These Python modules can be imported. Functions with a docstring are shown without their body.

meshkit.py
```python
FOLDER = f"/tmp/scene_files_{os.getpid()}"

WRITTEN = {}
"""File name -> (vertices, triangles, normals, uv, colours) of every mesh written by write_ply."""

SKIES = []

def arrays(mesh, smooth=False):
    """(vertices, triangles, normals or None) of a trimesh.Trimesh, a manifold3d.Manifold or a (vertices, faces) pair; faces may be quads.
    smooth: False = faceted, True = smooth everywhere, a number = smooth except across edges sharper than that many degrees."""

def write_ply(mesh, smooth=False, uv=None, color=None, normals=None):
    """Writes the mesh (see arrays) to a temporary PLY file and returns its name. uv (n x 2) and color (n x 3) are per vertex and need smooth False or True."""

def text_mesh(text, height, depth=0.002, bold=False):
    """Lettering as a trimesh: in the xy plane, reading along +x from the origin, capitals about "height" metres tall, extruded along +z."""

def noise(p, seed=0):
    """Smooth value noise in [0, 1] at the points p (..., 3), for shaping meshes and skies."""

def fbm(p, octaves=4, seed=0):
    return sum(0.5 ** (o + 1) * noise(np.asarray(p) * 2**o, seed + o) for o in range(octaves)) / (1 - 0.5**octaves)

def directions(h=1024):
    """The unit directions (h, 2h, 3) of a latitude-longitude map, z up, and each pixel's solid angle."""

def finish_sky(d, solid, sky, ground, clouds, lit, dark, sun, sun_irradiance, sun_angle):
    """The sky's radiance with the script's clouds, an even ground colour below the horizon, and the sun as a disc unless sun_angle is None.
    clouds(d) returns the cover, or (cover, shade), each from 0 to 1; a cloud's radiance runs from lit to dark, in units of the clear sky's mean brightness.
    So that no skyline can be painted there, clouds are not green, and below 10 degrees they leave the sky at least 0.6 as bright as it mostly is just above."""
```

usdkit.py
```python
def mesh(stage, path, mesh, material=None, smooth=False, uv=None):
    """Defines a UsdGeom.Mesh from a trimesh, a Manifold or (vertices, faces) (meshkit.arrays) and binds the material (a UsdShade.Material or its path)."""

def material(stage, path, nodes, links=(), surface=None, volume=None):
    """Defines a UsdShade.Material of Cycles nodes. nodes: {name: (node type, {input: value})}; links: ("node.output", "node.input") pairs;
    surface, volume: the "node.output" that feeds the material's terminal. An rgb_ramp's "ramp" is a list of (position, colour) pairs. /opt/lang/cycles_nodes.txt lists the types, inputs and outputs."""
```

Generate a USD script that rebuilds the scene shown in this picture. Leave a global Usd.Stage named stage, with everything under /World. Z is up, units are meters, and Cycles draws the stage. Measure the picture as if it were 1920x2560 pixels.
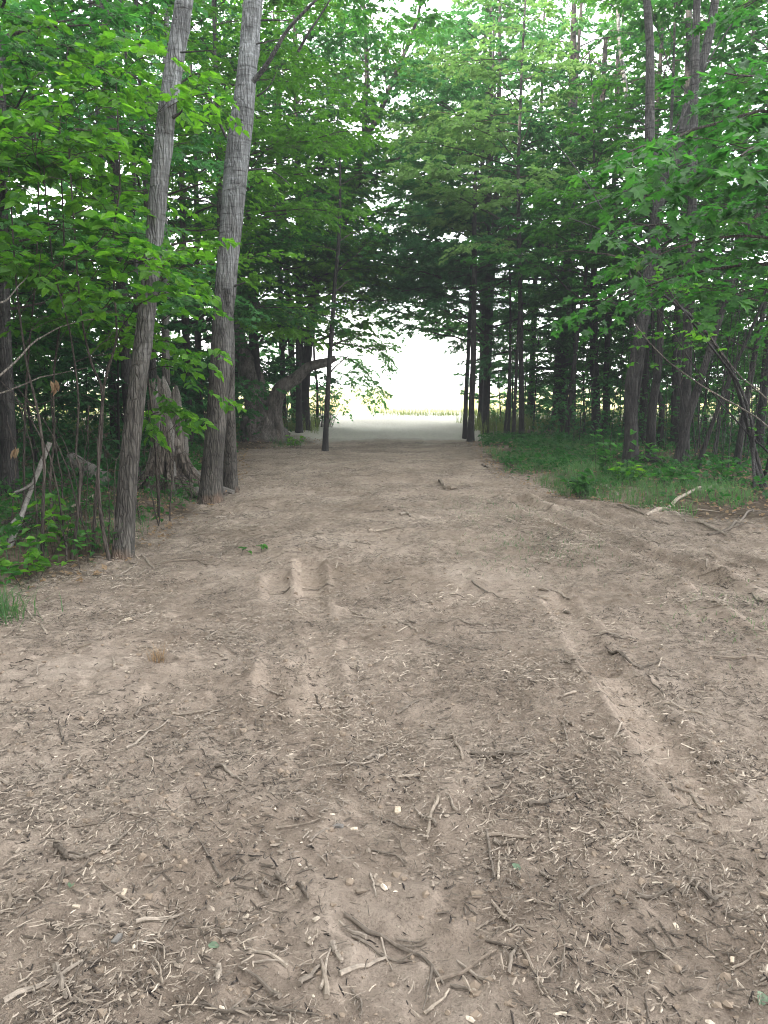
import math, random
import numpy as np, trimesh, usdkit, meshkit
from pxr import Gf, Sdf, Usd, UsdGeom, UsdLux, UsdShade, Vt

stage = Usd.Stage.CreateInMemory()
UsdGeom.SetStageUpAxis(stage, "Z")
UsdGeom.SetStageMetersPerUnit(stage, 1.0)
stage.SetDefaultPrim(UsdGeom.Xform.Define(stage, "/World").GetPrim())
UsdGeom.Scope.Define(stage, "/World/Looks")

# ---------------------------------------------------------------- camera, sky, sun, exposure
EYE = np.array([0.0, 0.0, 1.6])
FOCAL_PX, PITCH = 1850.0, math.atan(320 / 1850.0)
EXPOSURE = 2.9
cam = UsdGeom.Camera.Define(stage, "/World/camera")
cam.AddTranslateOp().Set(Gf.Vec3d(*EYE))
cam.AddRotateXOp().Set(90 - math.degrees(PITCH))
cam.CreateHorizontalApertureAttr(24.0)
cam.CreateVerticalApertureAttr(32.0)
cam.CreateFocalLengthAttr(24.0 * FOCAL_PX / 1920)
cam.CreateClippingRangeAttr(Gf.Vec2f(0.05, 5000))
cam.CreateExposureAttr(EXPOSURE)

SUN_EL, SUN_AZ = math.radians(14.5), math.atan2(-0.86, -0.5)      # azimuth = atan2(x, y) of the direction towards the sun
SKY_STRENGTH = 0.1
sun_dir = np.array([math.sin(SUN_AZ) * math.cos(SUN_EL), math.cos(SUN_AZ) * math.cos(SUN_EL), math.sin(SUN_EL)])
sky = UsdLux.DomeLight.Define(stage, "/World/sky")
sky_mat = usdkit.material(stage, "/World/Looks/sky", {
    "tc": ("texture_coordinate", {}),
    "sky": ("sky_texture", {"sky_type": "single_scattering", "sun_disc": False, "sun_elevation": SUN_EL, "sun_rotation": SUN_AZ, "aerosol_density": 2.0}),
    "mp": ("mapping", {"scale": (1, 1, 2.5)}),
    "no": ("noise_texture", {"scale": 2.2, "detail": 5, "roughness": 0.55}),
    "cover": ("map_range", {"from_min": 0.3, "from_max": 0.62, "to_min": 0.35, "to_max": 0.9, "clamp": True}),
    "mix": ("mix", {"color2": (7.1, 7.15, 7.2)}),
    "bg": ("background_shader", {"strength": SKY_STRENGTH}),
}, [("tc.generated", "mp.vector"), ("mp.vector", "no.vector"), ("no.fac", "cover.value"), ("cover.result", "mix.fac"), ("sky.color", "mix.color1"), ("mix.color", "bg.color")], surface="bg.background")
UsdShade.MaterialBindingAPI.Apply(sky.GetPrim()).Bind(sky_mat)
sky.GetPrim().SetCustomDataByKey("kind", "structure")
sun = UsdLux.DistantLight.Define(stage, "/World/sun")
sun.CreateIntensityAttr(0.65); sun.CreateAngleAttr(0.5); sun.CreateNormalizeAttr(True)
sun.CreateColorAttr(Gf.Vec3f(1.0, 0.88, 0.7))
sun.AddRotateZOp().Set(-math.degrees(SUN_AZ))
sun.AddRotateXOp().Set(-(90 - math.degrees(SUN_EL)))

# ---------------------------------------------------------------- helpers
random.seed(7)
rng = np.random.default_rng(7)
used = {}


def numbered(parent, name):
    k = used.get((parent, name), 0)
    used[(parent, name)] = k + 1
    return f"{parent}/{name}" + (f"_{k:03d}" if k else "")


def tag(p, label=None, category=None, group=None, kind=None):
    for k, v in (("label", label), ("category", category), ("group", group), ("kind", kind)):
        if v:
            p.SetCustomDataByKey(k, v)
    return p


def thing(name, label, category, group=None, loc=None):
    x = UsdGeom.Xform.Define(stage, numbered("/World", name))
    if loc is not None:
        x.AddTranslateOp().Set(Gf.Vec3d(*map(float, loc)))
    return tag(x.GetPrim(), label, category, group)


def obj(name, mesh, mat, parent=None, smooth=False, origin=None, **meta):
    path = numbered("/World" if parent is None else str(parent.GetPath()), name)
    if origin is not None:
        v, f = (mesh.vertices, mesh.faces) if hasattr(mesh, "vertices") else mesh
        mesh = (np.asarray(v) - np.asarray(origin), f)
    m = usdkit.mesh(stage, path, mesh, mat, smooth=smooth)
    return tag(m.GetPrim(), **meta)


FWD, UP = np.array([0, math.cos(PITCH), -math.sin(PITCH)]), np.array([0, math.sin(PITCH), math.cos(PITCH)])


def ray(u, v):
    return FWD + np.array([1.0, 0, 0]) * (u - 960) / FOCAL_PX - UP * (v - 1280) / FOCAL_PX


def at(u, v, Y):
    d = ray(u, v)
    return EYE + d * (Y / d[1])


def on_ground(u, v, z=0.0):
    d = ray(u, v)
    return EYE + d * ((z - EYE[2]) / d[2])


def project(p):
    p = np.asarray(p, float) - EYE
    w = p @ FWD
    return np.stack([960 + FOCAL_PX * p[..., 0] / w, 1280 - FOCAL_PX * (p @ UP) / w, w], -1)


def unit(v):
    v = np.asarray(v, float)
    return v / np.maximum(np.linalg.norm(v, axis=-1, keepdims=True), 1e-9)


class Bag:
    """Collects (vertices, faces) into one mesh."""
    def __init__(self):
        self.v, self.f, self.n = [], [], 0

    def add(self, v, f):
        self.v.append(np.asarray(v)); self.f.append(np.asarray(f) + self.n); self.n += len(v)

    def mesh(self):
        return np.vstack(self.v), np.vstack(self.f)


def smooth_path(pts, m):
    """Catmull-Rom through pts, m samples."""
    pts = np.asarray(pts, float)
    if len(pts) == 2:
        return pts[0] + np.linspace(0, 1, m)[:, None] * (pts[1] - pts[0])
    s = np.concatenate([[0], np.cumsum(np.linalg.norm(np.diff(pts[:, :3], axis=0), axis=1))])
    from scipy.interpolate import PchipInterpolator
    return PchipInterpolator(s, pts)(np.linspace(0, s[-1], m))


def tube(P, R, n=6, cap=True):
    P = np.asarray(P, float); R = np.broadcast_to(np.asarray(R, float), (len(P),))
    T = unit(np.gradient(P, axis=0))
    ref = np.array([0.0, 0, 1]) if abs(T[:, 2].mean()) < 0.75 else np.array([0.31, 0.95, 0])
    U = unit(np.cross(ref, T)); V = np.cross(T, U)
    a = np.arange(n) / n * 2 * math.pi
    ring = P[:, None] + R[:, None, None] * (np.cos(a)[None, :, None] * U[:, None] + np.sin(a)[None, :, None] * V[:, None])
    m = len(P); v = ring.reshape(-1, 3)
    i = np.arange(m - 1)[:, None] * n; j = np.arange(n)[None]; k = (j + 1) % n
    a0, a1, b0, b1 = i + j, i + k, i + n + j, i + n + k
    f = np.concatenate([np.stack([a0, a1, b1], -1).reshape(-1, 3), np.stack([a0, b1, b0], -1).reshape(-1, 3)])
    if cap:
        v = np.vstack([v, P[:1], P[-1:]]); q, jj, kk = m * n, np.arange(n), (np.arange(n) + 1) % n
        f = np.vstack([f, np.stack([np.full(n, q), kk, jj], 1), np.stack([np.full(n, q + 1), (m - 1) * n + jj, (m - 1) * n + kk], 1)])
    return v, f


def trunk_mesh(P, R, sides, step, ridge=0.06, freq=7.0, vfreq=1.6, flare=0.5, flare_h=0.22, lump=0.05, seed=0, knots=()):
    """A tapering trunk with furrowed bark and a root flare. P, R: control points and radii from the ground up."""
    P = np.asarray(P, float); R = np.asarray(R, float)
    length = np.linalg.norm(np.diff(P, axis=0), axis=1).sum()
    m = max(6, int(length / step))
    Q = smooth_path(np.column_stack([P, R]), m); C, rad = Q[:, :3], Q[:, 3]
    T = unit(np.gradient(C, axis=0)); ref = np.array([0.0, 1, 0])
    U = unit(np.cross(ref, T)); V = np.cross(T, U)
    s = np.concatenate([[0], np.cumsum(np.linalg.norm(np.diff(C, axis=0), axis=1))])
    a = np.arange(sides) / sides * 2 * math.pi
    A, S = np.meshgrid(a, s)
    pts = np.stack([np.cos(A) * freq, np.sin(A) * freq, S * vfreq * freq / 7 + 3 * meshkit.noise(np.stack([np.cos(A) * 2, np.sin(A) * 2, S * 3], -1), seed + 9)], -1)
    n1 = meshkit.noise(pts, seed) - 0.5
    n1 = 0.5 - np.abs(n1) * 2.2                                     # ridged: flat plates and narrow furrows
    n2 = meshkit.noise(np.stack([np.cos(A) * 1.3, np.sin(A) * 1.3, S * 1.7], -1), seed + 3) - 0.5
    lobes = 0.6 + 0.8 * meshkit.noise(np.stack([np.cos(A) * 1.9, np.sin(A) * 1.9, 0 * S + seed], -1), seed + 5)
    k = 1 + ridge * n1 + lump * 2 * n2 + flare * lobes * np.exp(-S / flare_h)
    for ks, ka, kh, kw in knots:
        da = np.angle(np.exp(1j * (A - ka)))
        k += kh * np.exp(-((S - ks) / kw) ** 2 - (da / 0.5) ** 2)
    r = rad[:, None] * k
    ring = C[:, None] + r[..., None] * (np.cos(A)[..., None] * U[:, None] + np.sin(A)[..., None] * V[:, None])
    v = ring.reshape(-1, 3); n = sides
    i = np.arange(m - 1)[:, None] * n; j = np.arange(n)[None]; kk = (j + 1) % n
    a0, a1, b0, b1 = i + j, i + kk, i + n + j, i + n + kk
    f = np.concatenate([np.stack([a0, a1, b1], -1).reshape(-1, 3), np.stack([a0, b1, b0], -1).reshape(-1, 3)])
    v = np.vstack([v, C[-1:]]); jj = np.arange(n)
    f = np.vstack([f, np.stack([np.full(n, m * n), (m - 1) * n + jj, (m - 1) * n + (jj + 1) % n], 1)])
    return (v, f), C, rad


# ---------------------------------------------------------------- materials
def leaf_material(name, dark, light, trans, gloss=0.46):
    return usdkit.material(stage, "/World/Looks/" + name, {
        "g": ("geometry", {}), "o": ("object_info", {}),
        "a": ("math", {"math_type": "add"}), "fr": ("math", {"math_type": "fraction"}),
        "r": ("rgb_ramp", {"ramp": [(0, dark), (0.55, tuple((np.array(dark) + np.array(light)) / 2)), (0.93, light), (0.985, light), (0.995, (light[0] * 1.5, light[1] * 1.05, light[2]))]}),
        "n": ("noise_texture", {"scale": 55, "detail": 2}),
        "v": ("map_range", {"from_min": 0.3, "from_max": 0.7, "to_min": 0.82, "to_max": 1.15, "clamp": True}),
        "c": ("mix", {"mix_type": "multiply", "fac": 1.0}),
        "p": ("principled_bsdf", {"roughness": gloss, "specular_ior_level": 0.3}),
        "tc": ("mix", {"mix_type": "multiply", "fac": 1.0, "color2": trans}),
        "t": ("translucent_bsdf", {}), "m": ("mix_closure", {"fac": 0.5})},
        [("g.random_per_island", "a.value1"), ("o.random", "a.value2"), ("a.value", "fr.value1"), ("fr.value", "r.fac"), ("g.position", "n.vector"), ("n.fac", "v.value"),
         ("r.color", "c.color1"), ("v.result", "c.color2"), ("c.color", "p.base_color"), ("c.color", "tc.color1"), ("tc.color", "t.color"), ("p.BSDF", "m.closure1"), ("t.BSDF", "m.closure2")], surface="m.closure")


LEAF_BRIGHT = leaf_material("leaf_bright", (0.030, 0.098, 0.012), (0.084, 0.200, 0.018), (2.1, 2.3, 1.1))
LEAF_MID = leaf_material("leaf_mid", (0.018, 0.070, 0.014), (0.050, 0.140, 0.024), (1.7, 2.2, 1.3))
LEAF_DARK = leaf_material("leaf_dark", (0.010, 0.050, 0.016), (0.030, 0.098, 0.028), (1.5, 2.0, 1.4))
LEAF_GLARE_PALE = leaf_material("leaf_glare_pale", (0.030, 0.112, 0.034), (0.088, 0.210, 0.068), (1.8, 2.1, 1.5))  # lens glare over the crowns put into the leaf colour as paler green
LEAF_NEEDLE = leaf_material("pine_needles", (0.036, 0.125, 0.048), (0.080, 0.195, 0.075), (1.7, 1.9, 1.5))
LEAF_DEAD = leaf_material("dead_leaf", (0.20, 0.13, 0.075), (0.36, 0.27, 0.17), (1.2, 1.1, 1.0), 0.7)
GRASS = leaf_material("grass_blade", (0.034, 0.098, 0.034), (0.090, 0.175, 0.062), (1.8, 1.9, 1.2))
GRASS_SUN = leaf_material("field_grass", (0.08, 0.125, 0.035), (0.20, 0.22, 0.085), (1.5, 1.5, 1.0))


def bark_material(name, low, high, zmid=2.0, zspread=1.5, mud=True, marks=True, vscale=26.0, dark=0.45, bump=0.8, fscale=34.0, furrow=0.30):
    """Bark: furrowed and brown low down, paler above with short dark cross marks, and splashed mud at the foot."""
    nodes = {
        "g": ("geometry", {}), "xyz": ("separate_xyz", {}),
        "mpv": ("mapping", {"scale": (1, 1, 0.14)}), "nv": ("noise_texture", {"scale": vscale, "detail": 5, "roughness": 0.6}),
        "mph": ("mapping", {"scale": (1, 1, 7.0)}), "nh": ("noise_texture", {"scale": 4.5, "detail": 5, "roughness": 0.65}),
        "mpf": ("mapping", {"scale": (1, 1, 0.11)}), "nw": ("noise_texture", {"scale": 9, "detail": 2}), "wv": ("mix", {"fac": 0.035}), "vo": ("voronoi_texture", {"feature": "distance_to_edge", "scale": fscale}),
        "vr": ("rgb_ramp", {"ramp": [(0.0, (furrow, furrow, furrow)), (0.07, (0.7, 0.7, 0.7)), (0.2, (1.05, 1.05, 1.05))]}), "mv": ("mix", {"mix_type": "multiply"}), "ff": ("map_range", {"from_min": 0.0, "from_max": 1.0, "to_min": 0.75, "to_max": 0.35}), "hf": ("map_range", {"from_min": 0.0, "from_max": 1.0, "to_min": 0.25, "to_max": 0.95 if marks else 0.0}), "bh": ("math", {"math_type": "multiply_add", "value2": 2.2}),
        "nb": ("noise_texture", {"scale": 3.2, "detail": 4}), "nf": ("noise_texture", {"scale": 120, "detail": 3}),
        "zn": ("math", {"math_type": "multiply_add", "value2": 1.6}),
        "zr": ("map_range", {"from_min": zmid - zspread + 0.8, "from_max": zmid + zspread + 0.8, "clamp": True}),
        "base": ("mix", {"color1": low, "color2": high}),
        "fur": ("rgb_ramp", {"ramp": [(0.32, (dark, dark, dark)), (0.5, (0.95, 0.95, 0.95)), (0.7, (1.25, 1.25, 1.25))]}),
        "m1": ("mix", {"mix_type": "multiply", "fac": 0.85}),
        "hm": ("rgb_ramp", {"ramp": [(0.34, (0.22, 0.20, 0.19)), (0.45, (0.95, 0.95, 0.95)), (0.56, (1.05, 1.05, 1.05)), (0.66, (1.4, 1.42, 1.45))]}),
        "m2": ("mix", {"mix_type": "multiply"}),
        "bl": ("rgb_ramp", {"ramp": [(0.35, (0.55, 0.54, 0.53)), (0.65, (1.15, 1.15, 1.15))]}),
        "m3": ("mix", {"mix_type": "multiply", "fac": 0.9}),
        "mudr": ("map_range", {"from_min": 0.95, "from_max": 0.3, "to_min": 0.0, "to_max": 0.85 if mud else 0.0, "clamp": True}),
        "m4": ("mix", {"color2": (0.24, 0.155, 0.105)}),
        "hb": ("math", {"math_type": "multiply_add", "value2": 0.3}),
        "b": ("bump", {"strength": bump, "distance": 0.012}),
        "p": ("principled_bsdf", {"roughness": 0.88, "specular_ior_level": 0.25})}
    links = [("g.position", "xyz.vector"), ("g.position", "mpv.vector"), ("mpv.vector", "nv.vector"), ("g.position", "mph.vector"), ("mph.vector", "nh.vector"), ("g.position", "nb.vector"), ("g.position", "nf.vector"),
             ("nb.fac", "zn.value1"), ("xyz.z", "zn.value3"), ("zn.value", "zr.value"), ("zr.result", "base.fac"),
             ("nv.fac", "fur.fac"), ("base.color", "m1.color1"), ("fur.color", "m1.color2"),
             ("nh.fac", "hm.fac"), ("m1.color", "m2.color1"), ("hm.color", "m2.color2"),
             ("nb.fac", "bl.fac"), ("m2.color", "mv.color1"), ("g.position", "nw.vector"), ("g.position", "wv.color1"), ("nw.color", "wv.color2"), ("wv.color", "mpf.vector"), ("mpf.vector", "vo.vector"), ("vo.distance", "vr.fac"), ("vr.color", "mv.color2"), ("zr.result", "ff.value"), ("ff.result", "mv.fac"), ("zr.result", "hf.value"), ("hf.result", "m2.fac"), ("mv.color", "m3.color1"), ("bl.color", "m3.color2"),
             ("zn.value", "mudr.value"), ("mudr.result", "m4.fac"), ("m3.color", "m4.color1"),
             ("nf.fac", "hb.value1"), ("nv.fac", "hb.value3"), ("vr.color", "bh.value1"), ("hb.value", "bh.value3"), ("bh.value", "b.height"), ("b.normal", "p.normal"), ("m4.color", "p.base_color")]
    return usdkit.material(stage, "/World/Looks/" + name, nodes, links, surface="p.BSDF")


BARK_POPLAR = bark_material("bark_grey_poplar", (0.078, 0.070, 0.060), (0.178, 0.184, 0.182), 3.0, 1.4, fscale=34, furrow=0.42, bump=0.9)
BARK_OLD = bark_material("bark_old_cracked", (0.15, 0.132, 0.114), (0.105, 0.097, 0.088), 3, 2, mud=True, marks=False, vscale=14, dark=0.3, bump=1.0)
BARK_DARK = bark_material("bark_dark", (0.040, 0.036, 0.033), (0.062, 0.058, 0.055), 3.5, 2, mud=False, marks=True)
BARK_MAPLE = bark_material("bark_grey_maple", (0.044, 0.040, 0.037), (0.078, 0.076, 0.073), 3.5, 2, mud=False, marks=True)
BARK_PALE = bark_material("bark_pale", (0.15, 0.135, 0.12), (0.30, 0.31, 0.31), 3.5, 2, mud=False, marks=True)
BARK_TWIG = bark_material("bark_twig", (0.065, 0.052, 0.043), (0.075, 0.065, 0.055), 3.5, 2, mud=False, marks=False, vscale=60, dark=0.6)
BARK_TWIG_PALE = bark_material("bark_twig_pale", (0.17, 0.15, 0.125), (0.18, 0.165, 0.145), 3.5, 2, mud=False, marks=False, vscale=60, dark=0.6)


def dead_wood(name, a, b, bump=0.5):
    return usdkit.material(stage, "/World/Looks/" + name, {
        "g": ("geometry", {}), "o": ("object_info", {}), "tc": ("texture_coordinate", {}),
        "n": ("noise_texture", {"scale": 45, "detail": 4, "roughness": 0.6}), "n2": ("noise_texture", {"scale": 7, "detail": 3}),
        "rs": ("math", {"math_type": "add"}), "fr": ("math", {"math_type": "fraction"}),
        "r": ("rgb_ramp", {"ramp": [(0, a), (0.6, tuple((np.array(a) + np.array(b)) / 2)), (0.92, b), (1, tuple(np.minimum(np.array(b) * 1.45, 0.62)))]}),
        "k": ("map_range", {"from_min": 0.3, "from_max": 0.7, "to_min": 0.6, "to_max": 1.25, "clamp": True}),
        "m": ("mix", {"mix_type": "multiply", "fac": 1.0}),
        "b": ("bump", {"strength": bump, "distance": 0.006}), "p": ("principled_bsdf", {"roughness": 0.85, "specular_ior_level": 0.2})},
        [("g.random_per_island", "rs.value1"), ("o.random", "rs.value2"), ("rs.value", "fr.value1"), ("fr.value", "r.fac"), ("g.position", "n.vector"), ("n.fac", "k.value"),
         ("r.color", "m.color1"), ("k.result", "m.color2"), ("m.color", "p.base_color"), ("n.fac", "b.height"), ("b.normal", "p.normal")], surface="p.BSDF")


WOOD_STICK = dead_wood("dead_stick", (0.085, 0.068, 0.053), (0.235, 0.195, 0.155))
WOOD_CHIP = dead_wood("wood_chip", (0.15, 0.118, 0.09), (0.33, 0.275, 0.215))
WOOD_FRESH = dead_wood("fresh_wood", (0.42, 0.34, 0.25), (0.56, 0.49, 0.40))
WOOD_GREY = dead_wood("weathered_wood", (0.12, 0.108, 0.095), (0.24, 0.222, 0.20), 0.9)
WOOD_STUMP = bark_material("stump_wood", (0.115, 0.093, 0.075), (0.155, 0.138, 0.118), 0.8, 0.5, mud=False, marks=False, vscale=30, dark=0.35, bump=0.8, fscale=22, furrow=0.3)


def ground_material():
    n = {
        "g": ("geometry", {}), "fl": ("attribute", {"attribute": "floor_mask"}), "fd": ("attribute", {"attribute": "field_mask"}), "sm": ("attribute", {"attribute": "smooth_mask"}),
        "n1": ("noise_texture", {"scale": 0.9, "detail": 6, "roughness": 0.6}), "n2": ("noise_texture", {"scale": 14, "detail": 6, "roughness": 0.65}),
        "n3": ("noise_texture", {"scale": 95, "detail": 5, "roughness": 0.7}), "vo": ("voronoi_texture", {"scale": 60}),
        "dirt": ("rgb_ramp", {"ramp": [(0.3, (0.205, 0.157, 0.117)), (0.5, (0.295, 0.234, 0.182)), (0.7, (0.375, 0.306, 0.245))]}),
        "pale": ("rgb_ramp", {"ramp": [(0.0, (1, 1, 1)), (1.0, (1.0, 1.0, 1.0))]}), "mp": ("mix", {"mix_type": "multiply", "fac": 1.0}), "spk": ("rgb_ramp", {"ramp": [(0.30, (0.50, 0.48, 0.46)), (0.46, (0.95, 0.95, 0.95)), (0.62, (1.05, 1.05, 1.05)), (0.74, (1.35, 1.32, 1.26))]}),
        "md": ("mix", {"mix_type": "multiply", "fac": 0.9}),
        "mid": ("rgb_ramp", {"ramp": [(0.32, (0.72, 0.70, 0.69)), (0.6, (1.1, 1.1, 1.1))]}), "mm": ("mix", {"mix_type": "multiply", "fac": 0.9}),
        "floor": ("rgb_ramp", {"ramp": [(0.35, (0.045, 0.034, 0.024)), (0.5, (0.085, 0.062, 0.042)), (0.62, (0.13, 0.10, 0.07)), (0.7, (0.06, 0.085, 0.03))]}),
        "mf": ("mix", {}),
        "field": ("rgb_ramp", {"ramp": [(0.35, (0.40, 0.37, 0.30)), (0.5, (0.60, 0.56, 0.48)), (0.68, (0.46, 0.46, 0.34))]}),
        "mg": ("mix", {}), "fa": ("attribute", {"attribute": "far_mask"}), "far": ("rgb_ramp", {"ramp": [(0.35, (0.46, 0.42, 0.16)), (0.6, (0.58, 0.52, 0.24))]}), "mz": ("mix", {}),
        "bb": ("math", {"math_type": "multiply_add", "value2": 0.5}),
        "bs": ("map_range", {"from_min": 0, "from_max": 1, "to_min": 1.0, "to_max": 0.7}),
        "b": ("bump", {"distance": 0.05}),
        "p": ("principled_bsdf", {"roughness": 0.95, "specular_ior_level": 0.15})}
    l = [("g.position", x + ".vector") for x in ("n1", "n2", "n3", "vo")] + [
        ("n1.fac", "dirt.fac"), ("n3.fac", "spk.fac"), ("dirt.color", "md.color1"), ("spk.color", "md.color2"), ("n2.fac", "mid.fac"), ("md.color", "mm.color1"), ("mid.color", "mm.color2"),
        ("n2.fac", "floor.fac"), ("fl.fac", "mf.fac"), ("sm.fac", "pale.fac"), ("mm.color", "mp.color1"), ("pale.color", "mp.color2"), ("mp.color", "mf.color1"), ("floor.color", "mf.color2"),
        ("n2.fac", "field.fac"), ("fd.fac", "mg.fac"), ("mf.color", "mg.color1"), ("field.color", "mg.color2"), ("n2.fac", "far.fac"), ("fa.fac", "mz.fac"), ("mg.color", "mz.color1"), ("far.color", "mz.color2"), ("mz.color", "p.base_color"),
        ("n3.fac", "bb.value1"), ("n2.fac", "bb.value3"), ("bb.value", "b.height"), ("sm.fac", "bs.value"), ("bs.result", "b.strength"), ("b.normal", "p.normal")]
    return usdkit.material(stage, "/World/Looks/ground", n, l, surface="p.BSDF")


GROUND = ground_material()

# ---------------------------------------------------------------- terrain
LEFT_EDGE = [on_ground(*p)[:2] for p in ((-600, 1900), (-250, 1640), (0, 1500), (250, 1405), (330, 1370), (470, 1280), (585, 1195), (600, 1125), (740, 1112), (800, 1098), (845, 1083))]
RIGHT_EDGE = [on_ground(*p)[:2] for p in ((2700, 1500), (2200, 1370), (1920, 1330), (1600, 1280), (1400, 1235), (1280, 1195), (1210, 1140), (1185, 1108), (1200, 1095), (1230, 1085))]
_le, _re = np.array(sorted(LEFT_EDGE, key=lambda p: p[1])), np.array(sorted(RIGHT_EDGE, key=lambda p: p[1]))
Y_END = on_ground(1000, 1106)[1]                                     # where the wood stops and the field begins


def edge_left(y):
    return np.where(y < _le[0, 1], -40.0, np.interp(y, _le[:, 1], _le[:, 0]))


def edge_right(y):
    return np.where(y < _re[0, 1], 40.0, np.interp(y, _re[:, 1], _re[:, 0]))


def off_trail(x, y):
    """Metres outside the trail's edges (negative on it)."""
    return np.maximum(edge_left(y) - x, x - edge_right(y))


RUTS = [  # points in the photograph, half width, depth, smoothness
    ([(772, 1400), (776, 1500), (785, 1640), (798, 1780)], 0.11, 0.028, 1.0),
    ([(690, 1430), (700, 1550), (692, 1720)], 0.10, 0.022, 0.5),
    ([(1500, 1660), (1570, 1740), (1650, 1850), (1720, 1940), (1760, 1990)], 0.11, 0.030, 1.0),
    ([(1395, 1490), (1440, 1560), (1500, 1660)], 0.10, 0.02, 0.5),
    ([(1280, 1245), (1400, 1300), (1560, 1370), (1760, 1460), (1960, 1580)], 0.16, 0.05, 0.2),
    ([(1330, 1235), (1480, 1285), (1660, 1340), (1900, 1430)], 0.12, 0.03, 0.2),
]
RUTS = [(smooth_path(np.array([on_ground(*p)[:2] for p in pts]), 60), w, d, s) for pts, w, d, s in RUTS]


def rut_field(x, y):
    h, s = np.zeros_like(x), np.zeros_like(x)
    for pts, w, d, sm in RUTS:
        box = (x > pts[:, 0].min() - 4 * w) & (x < pts[:, 0].max() + 4 * w) & (y > pts[:, 1].min() - 2 * w) & (y < pts[:, 1].max() + 2 * w)
        if not box.any():
            continue
        q = np.stack([x[box], y[box]], -1)
        dist = np.full(len(q), 9.0)
        for a, b in zip(pts[:-1], pts[1:]):
            ab = b - a
            t = np.clip(((q - a) @ ab) / (ab @ ab), 0, 1)
            dist = np.minimum(dist, np.linalg.norm(q - a - t[:, None] * ab, axis=1))
        k = dist / w
        br = np.clip((meshkit.noise(np.column_stack([q * 1.3, 0 * k]), 17) - .15) * 2.0, .35, 1)
        h[box] += np.clip(br, .15, 1) * (-1.5 * d * np.exp(-k ** 6) + 1.0 * d * np.exp(-((k - 1.45) / 0.3) ** 2)) + 0.018 * sm * np.exp(-k ** 4) * np.clip(3 * np.sin(q[:, 1] * 48 + 9 * np.sign(np.sin(k * 3)) ), 0, 1) * (d > .025)
        s[box] = np.maximum(s[box], sm * np.exp(-k ** 4) * np.clip(br, 0, 1))
    return h, s


def height(x, y, parts=False):
    x, y = np.asarray(x, float), np.asarray(y, float)
    o = off_trail(x, y)
    out = np.clip(o / 0.8, 0, 1); out = out * out * (3 - 2 * out)
    p = np.stack([x, y, 0 * x], -1)
    near = np.clip((30 - y) / 15, 0, 1)
    h = 0.10 * (meshkit.noise(p * 0.35, 1) - 0.5) + 0.05 * (meshkit.noise(p * 1.1, 2) - 0.5)
    h = h + out * (0.07 + 0.10 * meshkit.noise(p * 1.3, 3)) * (y < Y_END + 3)
    rh, sm = rut_field(x, y)
    rough = (1 - 0.6 * sm) * near
    h = h + rh + rough * (0.030 * (meshkit.noise(p * 4.2, 4) - 0.5) + 0.030 * (meshkit.noise(p * [9, 11, 9], 5) - 0.5) + 0.026 * (meshkit.noise(p * 21, 6) - 0.5))
    ter = np.abs(o + 0.15)
    h = h + 0.06 * np.exp(-(ter / 0.25) ** 2) * meshkit.noise(p * 2.1, 8) * (x > 1) * (y < Y_END)
    rise = np.clip((y - Y_END - 1.5) / 16, 0, 1)
    h = h + 0.10 * rise - 0.05 * np.exp(-((y - Y_END) / 1.5) ** 2) - 1.5 * np.clip((y - 42) / 200, 0, 1)
    return (h, o, sm) if parts else h


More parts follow.
